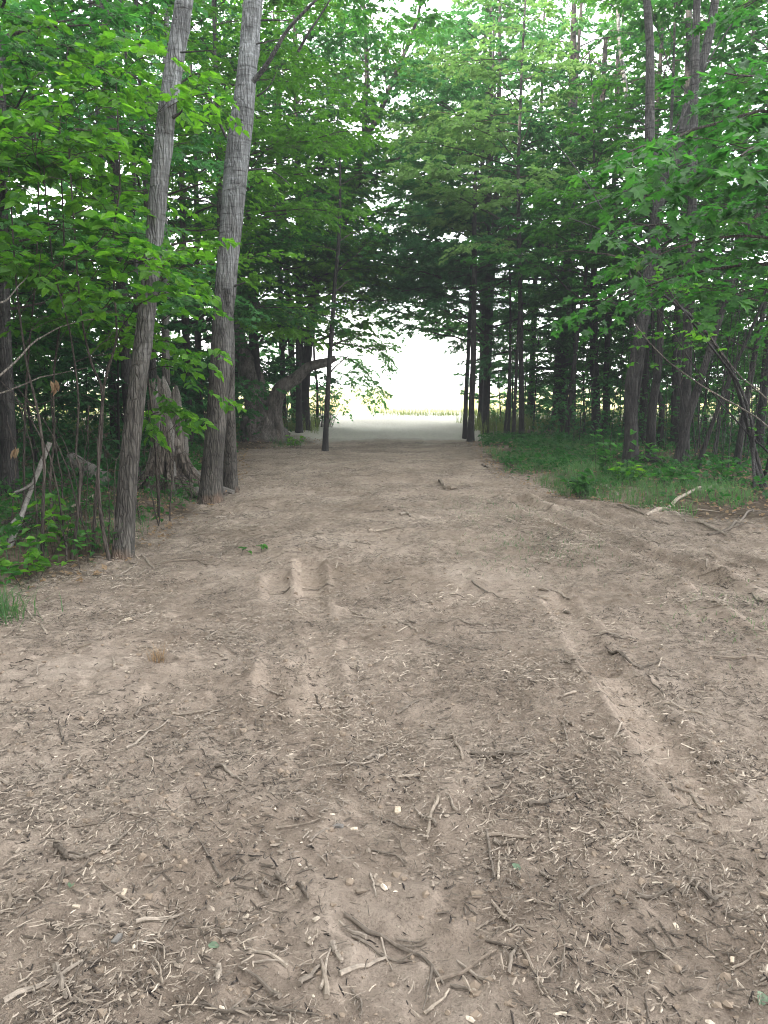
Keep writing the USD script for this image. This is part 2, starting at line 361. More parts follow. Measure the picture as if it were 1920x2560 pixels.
def ground_axis(lo, step0, grow, hi):
    a = [lo]
    while a[-1] < hi:
        a.append(a[-1] + max(step0, grow(a[-1])))
    return np.array(a)


ys = np.concatenate([np.array([-400, -200, -90, -40, -20, -10, -6, -3, -1.5, -0.5, 0.3, 0.8]), ground_axis(1.1, 0.018, lambda y: 0.0078 * y if y < 20 else 0.012 * y, 60), np.geomspace(65, 900, 26)])
xs_half = ground_axis(0.0, 0.028, lambda x: 0.028 if x < 3.6 else 0.028 + 0.05 * (x - 3.6), 60)
xs_half = np.concatenate([xs_half, np.geomspace(66, 900, 20)])
xs = np.concatenate([-xs_half[:0:-1], xs_half])
GX, GY = np.meshgrid(xs, ys)
GH, GO, GS = height(GX.ravel(), GY.ravel(), parts=True)
gv = np.column_stack([GX.ravel(), GY.ravel(), GH])
nx, ny = len(xs), len(ys)
wob = meshkit.fbm(np.stack([gv[:, 0] * 1.4, gv[:, 1] * 1.4, 0 * GO], -1), 4, 21) - 0.5
floor_mask = np.clip((GO + wob * 1.6 - 0.0) / 0.5, 0, 1)
fend = Y_END + wob * 2.0 + 0.05 * np.abs(gv[:, 0])
field_mask = np.clip((gv[:, 1] - fend - 0.2) / 1.5, 0, 1)
field_mask = np.where((np.abs(gv[:, 0]) > 3.2) & (gv[:, 1] < Y_END + 7), field_mask * np.clip((gv[:, 1] - Y_END - 4) / 3, 0, 1), field_mask)
floor_mask *= 1 - np.clip((gv[:, 1] - Y_END - 1) / 6, 0, 1)
i, j = np.meshgrid(np.arange(ny - 1), np.arange(nx - 1), indexing="ij")
q = np.stack([i * nx + j, i * nx + j + 1, (i + 1) * nx + j + 1, (i + 1) * nx + j], -1).reshape(-1, 4)
qm_floor, qm_field = floor_mask[q].mean(1), field_mask[q].mean(1)
far_mask = np.clip((gv[:, 1] - 38 - wob * 4) / 3, 0, 1)
kind_of = np.where(qm_field > 0.5, 2, np.where(qm_floor > 0.5, 1, 0))
for name, k in (("dirt_trail", 0), ("forest_floor", 1), ("field", 2)):
    quads = q[kind_of == k]
    ids, inv = np.unique(quads.ravel(), return_inverse=True)
    fq = inv.reshape(-1, 4)
    prim = obj(name, (gv[ids], fq), GROUND, smooth=True, kind="structure")
    for attr, val in (("floor_mask", floor_mask), ("field_mask", field_mask), ("smooth_mask", GS), ("far_mask", far_mask)):
        UsdGeom.PrimvarsAPI(UsdGeom.Mesh(prim)).CreatePrimvar(attr, Sdf.ValueTypeNames.FloatArray, "vertex").Set(Vt.FloatArray.FromNumpy(val[ids].astype(np.float32)))


def gz(x, y):
    return float(height(np.array([x]), np.array([y]))[0])


def foot(u, v, sink=0.0):
    """The point of the ground seen at a pixel of the photograph."""
    z = 0.0
    for _ in range(6):
        p = on_ground(u, v, z); z = gz(p[0], p[1])
    p[2] = z - sink
    return p


# ---------------------------------------------------------------- foliage
def template(kind):
    if kind == "simple":
        v = [(0, 0, 0), (0.42, 0.34, 0.07), (1, 0, -0.10), (0.42, -0.34, 0.07)]
        f = [(0, 3, 2), (0, 2, 1)]
    elif kind == "oval":
        v = [(0, 0, 0), (0.22, 0.30, 0.06), (0.62, 0.30, 0.05), (1, 0, -0.14), (0.62, -0.30, 0.05), (0.22, -0.30, 0.06)]
        f = [(0, 5, 4), (0, 4, 3), (0, 3, 2), (0, 2, 1)]
    elif kind == "lance":
        v = [(0, 0, 0), (0.3, 0.15, 0.04), (0.65, 0.13, 0.0), (1, 0, -0.16), (0.65, -0.13, 0.0), (0.3, -0.15, 0.04)]
        f = [(0, 5, 4), (0, 4, 3), (0, 3, 2), (0, 2, 1)]
    elif kind == "maple":
        h = [(0, 0.0), (0.06, 0.30), (0.22, 0.56), (0.34, 0.30), (0.70, 0.46), (0.66, 0.17), (1.0, 0.0)]
        v = [(x, y, 0.10 * abs(y) - 0.12 * x * x) for x, y in h] + [(x, -y, 0.10 * abs(y) - 0.12 * x * x) for x, y in h[5:0:-1]] + [(0.36, 0, 0.0)]
        n = len(v) - 1
        f = [(n, (k + 1) % n, k) for k in range(n)]
    elif kind == "needle":
        v, f = [], []
        for k in range(7):
            a = -1.1 + 2.2 * k / 6
            d, s = np.array([math.cos(a), math.sin(a), 0.25 * (-1) ** k]), np.array([-math.sin(a), math.cos(a), 0]) * 0.045
            v += [tuple(-s), tuple(s), tuple(d)]
            f.append((3 * k, 3 * k + 1, 3 * k + 2))
    return np.array(v, float), np.array(f, int)


TEMPL = {k: template(k) for k in ("simple", "oval", "lance", "maple", "needle")}


def leaf_arrays(pos, d, nrm, size, kind):
    """Every leaf's own vertices (N, k, 3) and the faces of one leaf."""
    v, f = TEMPL[kind]
    d = unit(d); s = unit(np.cross(nrm, d)); n = np.cross(d, s)
    size = np.broadcast_to(size, (len(pos),))
    w = size * (0.85 + 0.3 * R.random(len(pos)))
    out = pos[:, None] + size[:, None, None] * v[None, :, :1] * d[:, None] + w[:, None, None] * v[None, :, 1:2] * s[:, None] + (size * R.uniform(0.2, 2.6, len(pos)))[:, None, None] * v[None, :, 2:] * n[:, None]
    return out, f


R = np.random.default_rng(11)


def merge_leaves(arr, f):
    N, k, _ = arr.shape
    return arr.reshape(-1, 3), (f[None] + (np.arange(N) * k)[:, None, None]).reshape(-1, 3)


def twig_leaves(start, axis, length, n, size, kind, flat=0.55, gap=0.15, droop=0.25):
    """Leaves to both sides along twigs. start, axis: (N, 3); length (N,). Leaves lie nearly level, in layers, as a maple's do."""
    N = len(start)
    t = (np.arange(n) + 0.6) / n
    t = gap + (1 - gap) * t[None] + R.normal(0, 0.04, (N, n))
    pos = start[:, None] + axis[:, None] * (t * length[:, None])[..., None]
    pos[..., 2] -= droop * length[:, None] * t ** 2
    side = np.where(np.arange(n) % 2, 1.0, -1.0)[None] * (0.5 + 0.9 * R.random((N, n)))
    up = np.array([0, 0, 1.0])
    s = unit(np.cross(up, axis) + 1e-6)
    d = axis[:, None] * 0.8 + s[:, None] * side[..., None] + R.normal(0, 0.22, (N, n, 3))
    d[..., 2] -= 0.22
    nrm = up + R.normal(0, flat, (N, n, 3))
    sz = size * (0.5 + 0.8 * R.random((N, n)) ** 0.8)
    return leaf_arrays(pos.reshape(-1, 3), d.reshape(-1, 3), nrm.reshape(-1, 3), sz.ravel(), kind)


def bend(start, d, length, m, rise=0.0, droop=0.0, wander=0.08):
    d = unit(d); t = np.linspace(0, 1, m)
    w = np.cumsum(R.normal(0, wander, (m, 3)), axis=0) * length / m
    w[0] = 0
    P = start + d * (t * length)[:, None] + w
    P[:, 2] += rise * length * t - droop * length * t ** 2
    return P


def foliage_from(limbs, bag, spec):
    """Sub-branches and twigs on limbs; returns twig starts, axes and lengths. limbs: list of (path, radius at foot)."""
    S, A, L = [], [], []
    for P, r in limbs:
        seg = np.linalg.norm(np.diff(P, axis=0), axis=1); length = seg.sum()
        n = max(3, int(length * spec.get("subs", 4.0)))
        T = unit(np.gradient(P, axis=0))
        for k in range(n):
            t = spec.get("from", 0.25) + (1 - spec.get("from", 0.25)) * (k + R.random()) / n
            x = t * (len(P) - 1); i0 = min(int(x), len(P) - 2)
            p = P[i0] + (x - i0) * (P[i0 + 1] - P[i0]); ax = T[i0]
            sd = unit(np.cross([0, 0, 1.0], ax)) * (1 if k % 2 else -1)
            d = unit(ax * (0.55 + 0.5 * t) + sd * (0.9 - 0.3 * t) + np.array([0, 0, spec.get("sub_up", 0.12)]) + R.normal(0, 0.2, 3))
            ln = min(spec.get("sub_len", 0.45) * length, spec.get("sub_max", 1.1)) * (0.55 + 0.6 * R.random()) * (1.05 - 0.45 * t)
            Q = bend(p, d, ln, 4, droop=spec.get("droop", 0.12))
            bag.add(*tube(Q, np.linspace(max(r * 0.35 * (1 - 0.6 * t), 0.004), 0.0025, 4), 3, cap=False))
            m = max(2, int(ln * spec.get("twigs", 9.0)))
            TQ = unit(np.gradient(Q, axis=0))
            u = np.sort(R.random(m)) * 0.85 + 0.15
            ii = np.minimum((u * 3).astype(int), 2); fr = u * 3 - ii
            st = Q[ii] + fr[:, None] * (Q[ii + 1] - Q[ii])
            lat = unit(np.cross([0, 0, 1.0], TQ[ii])) * np.where(np.arange(m) % 2, 1, -1)[:, None]
            dd = unit(TQ[ii] * 0.7 + lat * 0.8 + R.normal(0, 0.25, (m, 3)) * [1, 1, 0.7])
            dd[-1] = TQ[-1]; st[-1] = Q[-1]
            S.append(st); A.append(dd); L.append(spec.get("twig_len", 0.30) * (0.6 + 0.7 * R.random(m)))
    return np.vstack(S), np.vstack(A), np.concatenate(L)


def in_frame(p, margin=0):
    s = project(p)
    return (s[..., 2] > 0.3) & (s[..., 0] > -margin) & (s[..., 0] < 1920 + margin) & (s[..., 1] > -margin) & (s[..., 1] < 2560 + margin)


def put_leaves(t, arrs, f, mat, single=0):
    """The leaves of one plant: the largest in view one by one, the rest as one part."""
    arr = np.concatenate(arrs)
    c = arr.mean(1)
    arr = arr[in_frame(c, 420) | (R.random(len(c)) < 0.3)]
    c = arr.mean(1)
    keep = np.ones(len(arr), bool)
    if single:
        ok = np.nonzero(in_frame(c))[0]
        px = np.linalg.norm(arr[ok].max(1) - arr[ok].min(1), axis=1) / np.linalg.norm(c[ok] - EYE, axis=1)
        best = ok[np.argsort(-px)[:single]]
        for b in best:
            obj("leaf", (arr[b], f), mat, t)
        keep[best] = False
    if keep.any():
        obj("foliage", merge_leaves(arr[keep], f), mat, t, kind="stuff")


def limb_set(trunk, rad, n, z0, z1, length, az=None, spread=180.0, elev=25.0, droop=0.18, m=7, flat_top=0.55, rr=0.42):
    """Limbs leaving the trunk between heights z0 and z1; az in degrees clockwise from +y (0 = away from the camera)."""
    out, zs = [], trunk[:, 2]
    for k in range(n):
        z = z0 + (z1 - z0) * (k + 0.2 + 0.6 * R.random()) / n
        i0 = int(np.clip(np.searchsorted(zs, z), 1, len(zs) - 1))
        p = trunk[i0]
        a = (az if az is not None else 0) + (R.uniform(-spread, spread) if az is not None else (k * 137.5 + R.uniform(-25, 25)))
        e = math.radians(elev + R.normal(0, 9))
        a = math.radians(a)
        d = np.array([math.sin(a) * math.cos(e), math.cos(a) * math.cos(e), math.sin(e)])
        ln = length * (1 - (1 - flat_top) * (z - z0) / max(z1 - z0, 0.1)) * (0.7 + 0.5 * R.random())
        r = min(rad[i0] * rr, 0.011 * ln + 0.008)
        out.append((bend(p, d, ln, m, droop=droop, wander=0.10), r))
    return out


def tree(name, label, P, Rr, bark, limbs, spec, leaf_mat, category="tree", group=None, sides=20, step=0.12, ridge=0.06, single=0, extra=None, twig_mat=None, flare=0.45, parts=True, knots=(), lump=0.05, freq=7.0):
    """A tree: trunk, limbs, branches and foliage. limbs: list of limb_set keyword dicts or ready (path, radius) pairs."""
    t = thing(name, label, category, group)
    tm, C, rad = trunk_mesh(P, Rr, sides, step, ridge=ridge, seed=R.integers(1e6), flare=flare, knots=knots, lump=lump, freq=freq)
    obj("trunk", tm, bark, t, smooth=40)
    ls = []
    for l in limbs:
        ls += [l] if isinstance(l, tuple) else limb_set(C, rad, **l)
    bag = Bag()
    for Q, r in ls:
        g = tube(Q, np.linspace(r, max(0.004, r * 0.22), len(Q)), 6)
        if parts and r > 0.012:
            obj("limb", g, bark if r > 0.03 else (twig_mat or BARK_TWIG), t, smooth=50)
        else:
            bag.add(*g)
    if ls and spec:
        S, A, L = foliage_from(ls, bag, spec)
        ok = np.ones(len(S), bool)
        if "keep" in spec:
            ok = spec["keep"](S)
        S, A, L = S[ok], A[ok], L[ok]
        if spec.get("twig_wood", True):
            e = S + A * (L * 0.9)[:, None]; e[:, 2] -= 0.2 * L
            s1 = unit(np.cross(A, [0, 0, 1.0]) + 1e-6) * 0.0022
            s2 = np.array([0, 0, 0.0035])
            v = np.stack([S + s1, S - s1, S + s2, e], 1).reshape(-1, 3)
            f = (np.array([(0, 1, 3), (1, 2, 3), (2, 0, 3)])[None] + (np.arange(len(S)) * 4)[:, None, None]).reshape(-1, 3)
            bag.add(v, f)
        arr, f = twig_leaves(S, A, L, spec.get("leaves", 7), spec.get("size", 0.09), spec.get("kind", "oval"), flat=spec.get("flat", 0.5))
        arrs = [arr]
        if extra:
            arrs.append(extra)
        put_leaves(t, arrs, f, leaf_mat, single)
    if bag.n:
        obj("branches", bag.mesh(), twig_mat or BARK_TWIG, t, kind="stuff")
    return t, C, rad


def stem_path(pts, Y, top=None):
    """World points for a stem drawn through pixels, upright at distance Y; Y may change along it."""
    Ys = np.linspace(Y[0], Y[1], len(pts)) if isinstance(Y, tuple) else [Y] * len(pts)
    P = [at(u, v, y) for (u, v), y in zip(pts, Ys)]
    if top is not None:
        P.append(np.array(top, float))
    return np.array(P)


def px_r(w, Y):
    return w / 2 * Y / FOCAL_PX * 1.02


# ---------------------------------------------------------------- the trees nearest the trail
def up_from(P, dz, lean=(0, 0)):
    """Carries a trunk on above the top of the frame."""
    d = unit(P[-1] - P[-2])
    return np.vstack([P, P[-1] + d * dz * 0.5 + [lean[0] * .5, lean[1] * .5, 0], P[-1] + d * dz + [*lean, 0]])


def grounded(P, base, sink=0.06):
    P = np.array(P); P[0] = base; P[0, 2] -= sink
    return P


# slender grey tree at the left edge of the trail
b = foot(306, 1392); Y = b[1]
P = grounded(stem_path([(306, 1392), (317, 1230), (345, 960), (376, 700), (409, 350), (461, 0)], (Y, Y + 0.5)), b)
P = up_from(P, 3.0)
W = [57, 54, 50, 48, 49, 47, 40, 20]
slim_spec = dict(subs=3.2, sub_len=0.45, twigs=8, leaves=7, size=0.085, kind="oval")
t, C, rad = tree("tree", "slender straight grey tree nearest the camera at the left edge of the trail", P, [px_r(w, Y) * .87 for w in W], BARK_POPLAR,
    [dict(n=5, z0=6.2, z1=8.5, length=2.0, elev=35)], dict(slim_spec), LEAF_MID, sides=56, step=0.022, ridge=0.045, freq=9.0, flare=0.16, lump=0.02,
    knots=[(3.85, 0.3, 0.14, 0.09), (2.05, 0.1, 0.10, 0.12), (2.2, 2.6, 0.08, 0.1), (4.9, 0.4, 0.12, 0.06)])
for (u0, v0), (u1, v1), r in (((459, 127), (535, 125), 0.008), ((440, 290), (455, 275), 0.016), ((404, 668), (425, 650), 0.010)):
    obj("snag", tube(smooth_path([at(u0 - 8, v0 + 4, Y + .05), at((u0 + u1) / 2, (v0 + v1) / 2 + 2, Y), at(u1, v1, Y - .1)], 5), np.linspace(r, r * .4, 5), 5), BARK_DARK, t)

# twin-stemmed grey tree
b = foot(524, 1257); Y = b[1]
P = grounded(stem_path([(526, 1257), (534, 1130), (546, 989), (560, 760), (578, 560), (599, 350), (618, 175), (633, 0)], (Y, Y + 0.6)), b)
P = up_from(P, 4.0, (0.2, 0))
W = [64, 56, 56, 56, 60, 62, 52, 50, 40, 20]
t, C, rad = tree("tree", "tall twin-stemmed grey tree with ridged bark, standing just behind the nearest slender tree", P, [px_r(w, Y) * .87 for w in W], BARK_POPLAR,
    [dict(n=7, z0=7.5, z1=10.5, length=2.2, elev=35)], dict(slim_spec), LEAF_MID, sides=64, step=0.028, ridge=0.055, freq=10.0, flare=0.30, lump=0.025,
    knots=[(2.95, 0.4, 0.10, 0.18), (5.1, -0.5, 0.12, 0.2), (4.5, 2.8, 0.2, 0.35), (6.0, 0.2, 0.13, 0.12)])
b2 = foot(573, 1230)
P2 = grounded(stem_path([(574, 1230), (573, 1130), (570, 989), (573, 860), (570, 720)], (b2[1], Y + 0.12)), b2)
tm, _, _ = trunk_mesh(P2, [px_r(w, Y) for w in (44, 38, 34, 27, 14)], 48, 0.03, ridge=0.05, freq=9.0, seed=5, flare=0.25, lump=0.02)
obj("stem", tm, BARK_POPLAR, t, smooth=40, label="second stem growing up against the right of the main one")
for pts, r in (([(632, 205), (664, 165), (680, 140), (705, 95), (720, 72), (755, 35), (800, -10)], 0.034), ([(567, 345), (548, 305), (530, 255), (521, 215)], 0.020),
               ([(652, 51), (690, 50), (722, 52)], 0.013), ([(640, 110), (672, 103), (700, 98)], 0.011), ([(622, 425), (665, 422), (700, 440), (724, 462)], 0.013),
               ([(642, 240), (668, 222), (690, 180)], 0.012), ([(745, 130), (770, 85), (800, 40), (825, 0)], 0.020), ([(582, 716), (596, 712), (613, 706)], 0.017)):
    Q = smooth_path([at(u, v, Y + 0.25 - 0.06 * k) for k, (u, v) in enumerate(pts)], 9)
    obj("branch", tube(Q, np.linspace(r, r * 0.45, 9), 7), BARK_MAPLE, t, smooth=50)

# the big old trunk with two cut limbs
b = foot(656, 1103); Y = b[1]
P = grounded(stem_path([(655, 1103), (652, 1050), (640, 995), (626, 936), (600, 872), (584, 826), (570, 770)], (Y, Y + 0.5)), b)
t, C, rad = tree("old_tree", "broad old tree with cracked bark and two thick limbs spreading from a split foot", P, [px_r(w, Y) for w in (92, 84, 58, 52, 40, 36, 30)], BARK_OLD,
    [dict(n=4, z0=3.2, z1=4.6, length=2.2, elev=30)], dict(slim_spec, size=0.1), LEAF_DARK, sides=48, step=0.045, ridge=0.2, freq=6.0, flare=0.3, lump=0.2,
    knots=[(0.9, 0.0, 0.12, 0.25), (1.9, 1.0, 0.16, 0.2), (2.3, -0.8, 0.2, 0.2)])
P2 = grounded(stem_path([(690, 1098), (684, 1040), (690, 1000), (708, 966), (742, 944), (770, 918), (818, 903), (838, 894)], (Y - 0.1, Y - 0.2)), foot(690, 1098))
tm, _, _ = trunk_mesh(P2, [px_r(w, Y) for w in (58, 40, 34, 31, 26, 22, 18, 13)], 40, 0.04, ridge=0.22, freq=6.0, seed=15, flare=0.3, lump=0.3)
obj("limb", tm, BARK_OLD, t, smooth=40, label="thick limb leaning right and broken off short at its end")
# dark forking tree behind it, leaning over the trail
b = foot(764, 1082); Y = b[1]
keep_gap = lambda p: ~gap_zone(p)


def gap_zone(p):
    """The open view under the trees where the trail leaves the wood."""
    p = np.asarray(p)
    return (p[:, 0] > -.072 * p[:, 1] - .1) & (p[:, 0] < .105 * p[:, 1]) & (p[:, 2] < 1.6 + (.035 + .02 * meshkit.noise(p * [.9, .9, .9], 4)) * p[:, 1] - 1.2 * np.maximum(0, np.abs(p[:, 0] / p[:, 1] - .02) - .05) * p[:, 1]) & (p[:, 1] > 8)


P = grounded(stem_path([(764, 1082), (762, 1000), (768, 900), (776, 820), (791, 705), (850, 578), (888, 450), (912, 350)], (Y, Y)), b)
forks = []
for pts in ([(912, 350), (911, 274), (917, 190), (914, 90), (905, -60)], [(912, 350), (953, 274), (995, 169), (1020, 114), (1050, 20), (1060, -80)], [(888, 450), (935, 420), (965, 405), (1000, 395)], [(850, 578), (800, 500), (770, 420)], [(791, 705), (840, 660), (900, 640), (960, 640)]):
    Q = smooth_path([at(u, v, Y - 0.15 * k) for k, (u, v) in enumerate(pts)], 9); forks.append((Q, px_r(16, Y)))
BROAD = dict(subs=3.6, sub_len=0.5, sub_max=1.5, twigs=8.5, leaves=8, size=0.105, twig_wood=False, kind="simple", flat=0.5, keep=keep_gap)
tree("tree", "dark forked tree behind the old trunk, its stem leaning right over the trail", P, [px_r(w, Y) for w in (27, 22, 21, 22, 24, 22, 18, 16)], BARK_DARK,
    forks + [dict(n=8, z0=3.8, z1=9.5, length=3.4, az=100, spread=130, elev=22)], dict(BROAD), LEAF_MID, sides=24, step=0.08)

# slim tree in front of it by the trail's left edge
b = foot(812, 1127); Y = b[1]
P = grounded(stem_path([(812, 1127), (818, 1010), (824, 902), (832, 790), (838, 700), (846, 620), (850, 500), (850, 380)], Y), b)
tree("tree", "slim dark young tree standing alone at the left side of the trail's far end", P, [px_r(w, Y) for w in (14, 12, 11, 10, 9, 8, 6, 3)], BARK_DARK,
    [(smooth_path([at(828, 865, Y), at(880, 845, Y - .3), at(935, 832, Y - .5)], 7), 0.022), (smooth_path([at(826, 930, Y), at(870, 890, Y + .2), at(900, 870, Y + .3)], 7), 0.02)] +
    [dict(n=9, z0=3.6, z1=7.0, length=1.5, elev=30)], dict(BROAD, size=0.085), LEAF_MID, sides=12, step=0.1)

# the pair at the right of the trail's end
for pts, base, w, lab in (([(1163, 1097), (1164, 1020), (1170, 900), (1178, 700), (1183, 560)], (1163, 1097), 12, "thinner left stem of the pair of straight trees right of the trail's end"),
                          ([(1177, 1106), (1179, 1020), (1183, 900), (1186, 700), (1186, 560), (1188, 420)], (1177, 1106), 16, "thicker right stem of the pair of straight trees right of the trail's end")):
    b = foot(*base); Y = b[1]
    P = grounded(stem_path(pts, Y), b)
    ws = np.linspace(w, w * 0.5, len(pts))
    tree("tree", lab, P, [px_r(x, Y) for x in ws], BARK_DARK, [dict(n=9, z0=2.9, z1=7.5, length=2.1, az=-60 if w < 14 else 60, spread=110, elev=12, droop=0.1)], dict(BROAD, size=0.09), LEAF_GLARE_PALE, sides=14, step=0.1)

# thin saplings right of them
for (pts, w, lab) in (([(1261, 1094), (1265, 1040), (1272, 950), (1275, 850)], 7, "thin leafless dark sapling with a bent foot, leftmost of three by the field edge"),
                      ([(1270, 1095), (1274, 1000), (1276, 880), (1275, 700), (1270, 560)], 8, "straight thin dark sapling, middle one of three by the field edge"),
                      ([(1283, 1100), (1287, 1020), (1292, 900), (1298, 780), (1300, 600)], 9, "thin dark sapling leaning slightly right, rightmost of three by the field edge")):
    b = foot(*pts[0]); Y = b[1]
    tree("sapling", lab, grounded(stem_path(pts, Y), b), [px_r(x, Y) for x in np.linspace(w, w * .5, len(pts))], BARK_DARK,
         [dict(n=7, z0=2.6, z1=6, length=1.2, elev=25)] if len(pts) > 4 else [dict(n=2, z0=2.0, z1=3, length=.5, elev=40)], dict(BROAD, size=0.085), LEAF_MID, sides=8, step=0.15, flare=0.3)

# the dark pine with level branches
b = foot(1398, 1083); Y = b[1]
P = grounded(stem_path([(1398, 1083), (1401, 1000), (1404, 913), (1412, 793), (1421, 600), (1426, 450), (1430, 250)], Y), b)
P = up_from(P, 3)
pl = []
for k, (v, u1, v1, az, dy) in enumerate(((668, 1120, 700, -1, -2.5), (880, 1180, 905, -1, -2.0), (925, 1190, 945, -1, -1.0), (780, 1110, 760, -1, -3.0), (620, 1010, 625, -1, -3.5), (540, 1000, 545, -1, -4), (700, 1000, 730, -1, -2.0), (760, 1560, 790, 1, -2), (840, 1130, 860, -1, 1.0), (560, 1220, 600, -1, 2), (610, 1130, 650, -1, -1))):
    u0 = np.interp(v, [250, 450, 600, 793, 913, 1000], [1430, 1426, 1421, 1412, 1404, 1401])
    pl.append((smooth_path([at(u0, v, Y), at(u0 * .6 + u1 * .4, v * .6 + v1 * .4 - 14, Y + dy * .4), at(u1, v1, Y + dy)], 9), 0.05))
tree("pine_tree", "dark pine with thick trunk and long level branches reaching left over the trail", P, [px_r(w, Y) for w in (50, 36, 33, 31, 26, 22, 18, 14, 6)], BARK_DARK,
     pl, dict(subs=3.2, sub_len=0.42, sub_max=1.3, twigs=9, twig_len=0.18, leaves=5, size=0.15, kind="needle", twig_wood=False, flat=0.9, droop=0.05, sub_up=0.0, keep=keep_gap), LEAF_NEEDLE, sides=28, step=0.07, ridge=0.1, flare=0.5, freq=8)

# trunks right of the pine
for (pts, w, lab, kw) in (
        ([(1491, 1088), (1489, 1000), (1485, 889), (1484, 760), (1488, 560), (1500, 350)], 23, "straight dark trunk just right of the pine, ivy-like twigs on it", 30),
        ([(1512, 1089), (1514, 1000), (1518, 865), (1528, 700), (1535, 500), (1540, 300)], 15, "narrower dark trunk close behind the straight one right of the pine", 60)):
    b = foot(*pts[0]); Y = b[1]
    P = up_from(grounded(stem_path(pts, Y), b), 2.5)
    tree("tree", lab, P, [px_r(x, Y) for x in np.linspace(w, w * .4, len(P))], BARK_DARK, [dict(n=12, z0=2.5, z1=11, length=2.6, elev=20)], dict(BROAD), LEAF_DARK, sides=18, step=0.1)

# curved forked tree on the right
b = foot(1577, 1160); Y = b[1]
P = grounded(stem_path([(1580, 1160), (1578, 1082), (1579, 962), (1592, 889), (1608, 793), (1628, 640), (1645, 520), (1652, 446)], Y), b)
fk = []
for pts, r in (([(1652, 446), (1640, 400), (1625, 359), (1625, 240), (1625, 116), (1617, 0), (1612, -120)], 12), ([(1652, 446), (1676, 415), (1701, 393), (1716, 280), (1735, 214), (1770, 104), (1788, 0), (1800, -120)], 13)):
    fk.append((smooth_path([at(u, v, Y) for u, v in pts], 16), px_r(r * 2, Y)))
t, C, rad = tree("tree", "dark tree with curved foot and forked top beside the grass on the right", P, [px_r(w, Y) for w in (38, 31, 30, 29, 28, 25, 24, 26)], BARK_MAPLE,
     [dict(n=7, z0=2.6, z1=5.5, length=2.2, elev=20)], dict(BROAD, size=0.09, kind="oval", subs=2.0), LEAF_MID, sides=40, step=0.04, ridge=0.05, flare=0.35)
for Q, r in fk:
    obj("fork", tube(Q, np.linspace(r, r * 0.6, len(Q)), 14), BARK_MAPLE, t, smooth=50)
for pts, r in (([(1640, 400), (1700, 300), (1790, 120), (1830, 60), (1890, -20)], .022), ([(1716, 230), (1680, 180), (1640, 60), (1625, 0)], .014), ([(1640, 480), (1580, 475), (1500, 500), (1440, 520)], .018), ([(1600, 790), (1560, 640), (1440, 420), (1380, 350)], .02), ([(1630, 640), (1540, 590), (1420, 545)], .017)):
    obj("branch", tube(smooth_path([at(u, v, Y - .2 - .25 * k) for k, (u, v) in enumerate(pts)], 10), np.linspace(r, r * .4, 10), 6), BARK_MAPLE, t, smooth=50)
rt = bend(b + [0.15, -0.05, 0.14], (1, -0.25, -0.25), 0.75, 7, droop=0.05); obj("root", tube(rt, np.linspace(.07, .02, 7), 8), BARK_MAPLE, t, smooth=50)

for (pts, w, lab, bark, sp) in (
        ([(1629, 1151), (1630, 1034), (1643, 937), (1650, 865), (1648, 700), (1640, 540)], 23, "dark trunk right behind the curved forked tree", BARK_DARK, dict(n=6, z0=3, z1=7, length=1.8, elev=25)),
        ([(1692, 1166), (1713, 1072), (1747, 962), (1770, 889), (1802, 790), (1834, 696), (1870, 560)], 21, "dark tree leaning right, second from the curved forked tree", BARK_DARK, dict(n=7, z0=3, z1=6, length=1.8, elev=25)),
        ([(1742, 1176), (1785, 1048), (1838, 913), (1880, 820), (1920, 720)], 11, "thin dark trunk leaning far right, outermost of the leaning ones", BARK_DARK, dict(n=5, z0=3, z1=5, length=1.4, elev=25)),
        ([(1690, 1112), (1690, 1000), (1694, 817), (1708, 600), (1716, 330), (1722, 120), (1720, -100)], 24, "pale grey straight trunk behind the leaning dark tree on the right", BARK_MAPLE, dict(n=12, z0=4, z1=12, length=2.5, elev=25)),
        ([(1586, 1098), (1582, 900), (1576, 700), (1572, 579), (1570, 463), (1565, 231), (1550, 116), (1543, 0), (1538, -90)], 13, "thin white-grey trunk standing behind the curved forked tree", BARK_PALE, dict(n=9, z0=5, z1=12, length=1.8, elev=25)),
        ([(1648, 1120), (1655, 1030), (1640, 960), (1636, 900), (1630, 760)], 15, "short dark stem bent left behind the trunks on the right", BARK_DARK, dict(n=5, z0=2.5, z1=4, length=1.3, elev=25))):
    b = foot(*pts[0]); Y = b[1]
    P = grounded(stem_path(pts, Y), b)
    tree("tree", lab, P, [px_r(x, Y) for x in np.linspace(w, w * .5, len(P))], bark, [sp], dict(BROAD, size=0.09, kind="oval"), LEAF_MID, sides=22, step=0.07, ridge=0.05)

